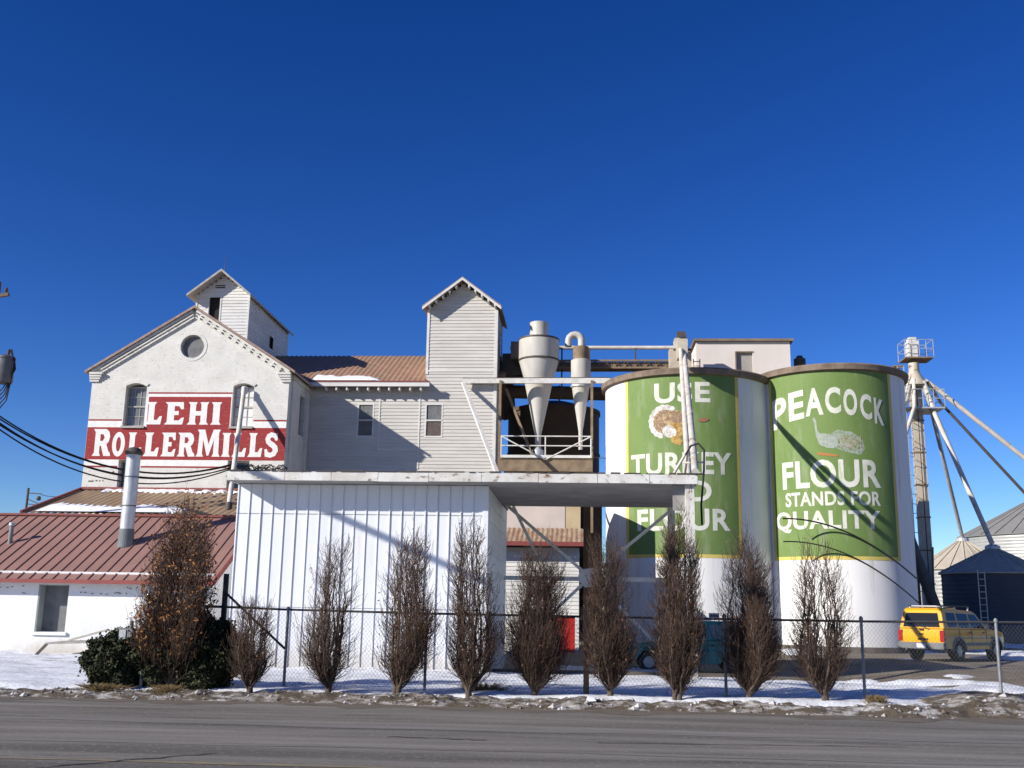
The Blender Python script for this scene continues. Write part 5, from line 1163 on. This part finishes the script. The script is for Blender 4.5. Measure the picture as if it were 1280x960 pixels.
# teal car half hidden by the trees
car = thing('teal_hatchback', 'dark teal car parked behind the trees under the canopy', 'car', (5.68, 35.6, float(gz(4, 35.6)) + .01), rotz=math.pi)
hl = lambda x, z: .84 - max(0, x - 3.6) * .22
hg = lambda x, z: .80 - .24 * (z - .98)
low = [(.05, .42)] + arc(.85, .33, .38, 170, 10, 12) + [(1.3, .30), (3.05, .30)] + arc(3.55, .33, .38, 170, 10, 12) + [(4.15, .40), (4.25, .58), (4.2, .78), (3.9, .92), (3.0, 1.02), (.02, 1.02), (-.02, .8), (0, .6)]
soften(build(slab(low, hl), 'body', teal_paint, car, local=True), .05)
cabp = [(.1, 1.025), (2.9, 1.025), (2.2, 1.58), (1.9, 1.64), (.7, 1.64), (.35, 1.58)]
soften(build(slab(cabp, hg), 'cabin', teal_paint, car, local=True), .05)
for poly, m in (([(.42, 1.10), (.9, 1.10), (.9, 1.52), (.58, 1.52)], car_glass), ([(.98, 1.10), (1.62, 1.10), (1.62, 1.53), (.98, 1.53)], car_glass_light), ([(1.70, 1.10), (2.68, 1.08), (2.18, 1.50), (1.70, 1.53)], car_glass)): build_each(side_panel(poly, hg), 'side_window', m, car, local=True, recalc=False)
mb = MB(); mb.add([(2.90, -.70, 1.06), (2.90, .70, 1.06), (2.24, .62, 1.56), (2.24, -.62, 1.56)], [(0, 1, 2, 3)]); build(mb, 'windscreen', car_glass, car, local=True)
mb = MB(); mb.add([(.11, -.68, 1.10), (.11, .68, 1.10), (.345, .62, 1.54), (.345, -.62, 1.54)], [(0, 1, 2, 3)]); build(mb, 'rear_window', car_glass, car, local=True)
for s in (1, -1):
    for cx_ in (.85, 3.55): wheel(car, cx_, s * .72, .33, .21, hub_cream, s)
    build(MB().box(4.08, 4.235, s * .55 - .16, s * .55 + .16, .66, .80), 'headlight', lamp_clear, car, local=True); build(MB().box(-.035, .06, s * .68 - .10, s * .68 + .10, .70, .95), 'tail_lamp', tail_red, car, local=True)
    build(MB().box(2.5, 2.66, s * .90 - .09, s * .90 + .07, 1.04, 1.18), 'wing_mirror', car_black, car, local=True)
soften(build(MB().box(-.08, .08, -.80, .80, .34, .54), 'rear_bumper', car_black, car, local=True), .03); soften(build(MB().box(4.1, 4.33, -.74, .74, .34, .54), 'front_bumper', car_black, car, local=True), .03)
mb = MB()
for s in (1, -1):
    for x in (.95, 1.66, 2.75): mb.box(x, x + .012, s * .838 - .01, s * .838 + .01, .36, 1.0)
    for x in (1.45, 2.5): mb.box(x, x + .14, s * .846 - .012, s * .846 + .012, .86, .90)
build_each(mb, 'door_seam', car_black, car, local=True)

# ------------------------------------------------------------------ utility pole, transformer, overhead cables
PX, PY = -23.5, 38.6
pole = thing('utility_pole', 'timber utility pole with crossarm just beyond the left edge', 'utility pole', (PX, PY, 0))
build(MB().tube((PX, PY, -.3), (PX, PY, 14.2), .17, .12, 14), 'shaft', pole_wood, pole, smooth=40)
build(MB().beam((PX - 1.2, PY - .2, 13.35), (PX + .62, PY - .2, 13.62), .11, .13), 'crossarm', pole_wood, pole)
build(MB().lathe([(.05, 13.7), (.07, 13.78), (.03, 13.9)], PX + .5, PY - .2, 10), 'insulator', mat('brown_porcelain', (.10, .05, .03), rough=.2), pole)
trf = build(MB().lathe([(.30, 9.95), (.34, 10.02), (.34, 10.9), (.36, 10.92), (.36, 11.0), (.1, 11.1)], PX + .92, PY - .35, 24), 'transformer', mat('transformer_dark', (.13, .135, .14), (.10, .10, .105), scale=3, rough=.5), pole, smooth=40)
build(MB().lathe([(.035, 11.05), (.06, 11.1), (.05, 11.22), (.02, 11.3)], PX + 1.02, PY - .4, 10), 'bushing', mat('brown_porcelain', (.10, .05, .03)), trf)
mb = MB(); random.seed(2)
for k in range(5): mb.path([(PX + 1.02 + .03 * k, PY - .4, 11.3), (PX + 1.32 + .02 * k, PY - .42, 10.9 - .1 * k), (PX + 1.28, PY - .4, 10.3), (PX + .95 + .05 * k, PY - .38, 9.75 - .12 * k), (PX + .35 + .1 * k, PY - .3, 9.2 - .1 * k), (PX + .2, PY - .2, 8.9)], .022, 6)
build_each(mb, 'drop_wire', black_rubber, pole)
def cable(a, b, sag, label, r=.028, grp='black overhead cables to the mill', n=24, name='overhead_cable'):
    a, b = Vector(a), Vector(b); pts = [a + (b - a) * (i / n) - Vector((0, 0, sag * 4 * (i / n) * (1 - i / n))) for i in range(n + 1)]
    o = build(MB().path([p - a for p in pts], r, 6), name, black_rubber, local=True, smooth=60); o.location = a; return setp(o, label, 'cable', grp)
E1 = Vector((-15.75, 45.4, 7.75))
for k, (dz, sg_, dx) in enumerate(((0, 1.25, 0), (.12, 1.32, .05), (-.22, 1.30, .02), (-.12, 1.42, .1), (-.34, 1.5, .0))):
    cable((PX + .1, PY - .25, 9.05 + dz), E1 + Vector((dx, 0, dz * .5)), sg_, ('top strand', 'second strand', 'middle strand', 'fourth strand', 'lowest strand')[k] + ' of the black cable bundle sagging from the pole to the mill', r=.031)
sp_ = thing('distant_pole', 'short dark service pole with insulators behind the snowy lean-to roof', 'utility pole', (-33.1, 60, 0))
build(MB().tube((-33.1, 60, 0), (-33.05, 60, 8.25), .09, .07, 10), 'shaft', dark_steel, sp_); build(MB().beam((-33.1, 60, 7.95), (-32.2, 60, 7.9), .06).beam((-33.05, 60, 7.6), (-32.3, 60, 7.3), .05).beam((-33.1, 60, 7.3), (-31.9, 60, 7.2), .05), 'bracket', dark_steel, sp_)
build(MB().lathe([(.1, 7.5), (.14, 7.6), (.1, 7.75)], -32.3, 59.9, 10).lathe([(.1, 7.0), (.14, 7.1), (.1, 7.25)], -32.0, 59.9, 10), 'insulator', dark_steel, sp_)
cable((-32.2, 60, 7.85), (-21.3, 45.8, 7.5), .5, 'upper thin wire from the distant service pole across the lean-to roof', .018, 'thin wires from the distant pole')
cable((-32.0, 59.9, 7.2), (-15.9, 45.8, 7.4), 1.3, 'lower thin wire from the distant service pole across the lean-to roof', .018, 'thin wires from the distant pole')
cable((PX + .1, PY - .3, 9.4), (-8.5, 0, 12.0), .5, 'thick black cable bundle crossing the road toward the camera side', .10, 'cables crossing the road')
fp = thing('roadside_pole', 'timber pole on the near roadside carrying the crossing cable bundle', 'utility pole', (-8.5, 0, 0))
build(MB().tube((-8.5, -.2, -.3), (-8.5, -.2, 12.4), .16, .12, 12), 'shaft', pole_wood, fp); build(MB().beam((-9.3, -.2, 11.9), (-7.7, -.2, 11.9), .1, .12), 'crossarm', pole_wood, fp)
# black wires added in place of cable shadows across the right silo
cable((8.5, 45.2, 5.62), (14.1, 45.8, 3.2), -.65, 'upper black wire standing in for a cable shadow over the lower right silo panel', .035, 'wires in place of cable shadows on the right silo')
cable((8.5, 45.25, 4.65), (14.2, 45.9, 2.15), -.7, 'lower black wire standing in for a cable shadow crossing below the right silo panel edge', .03, 'wires in place of cable shadows on the right silo')
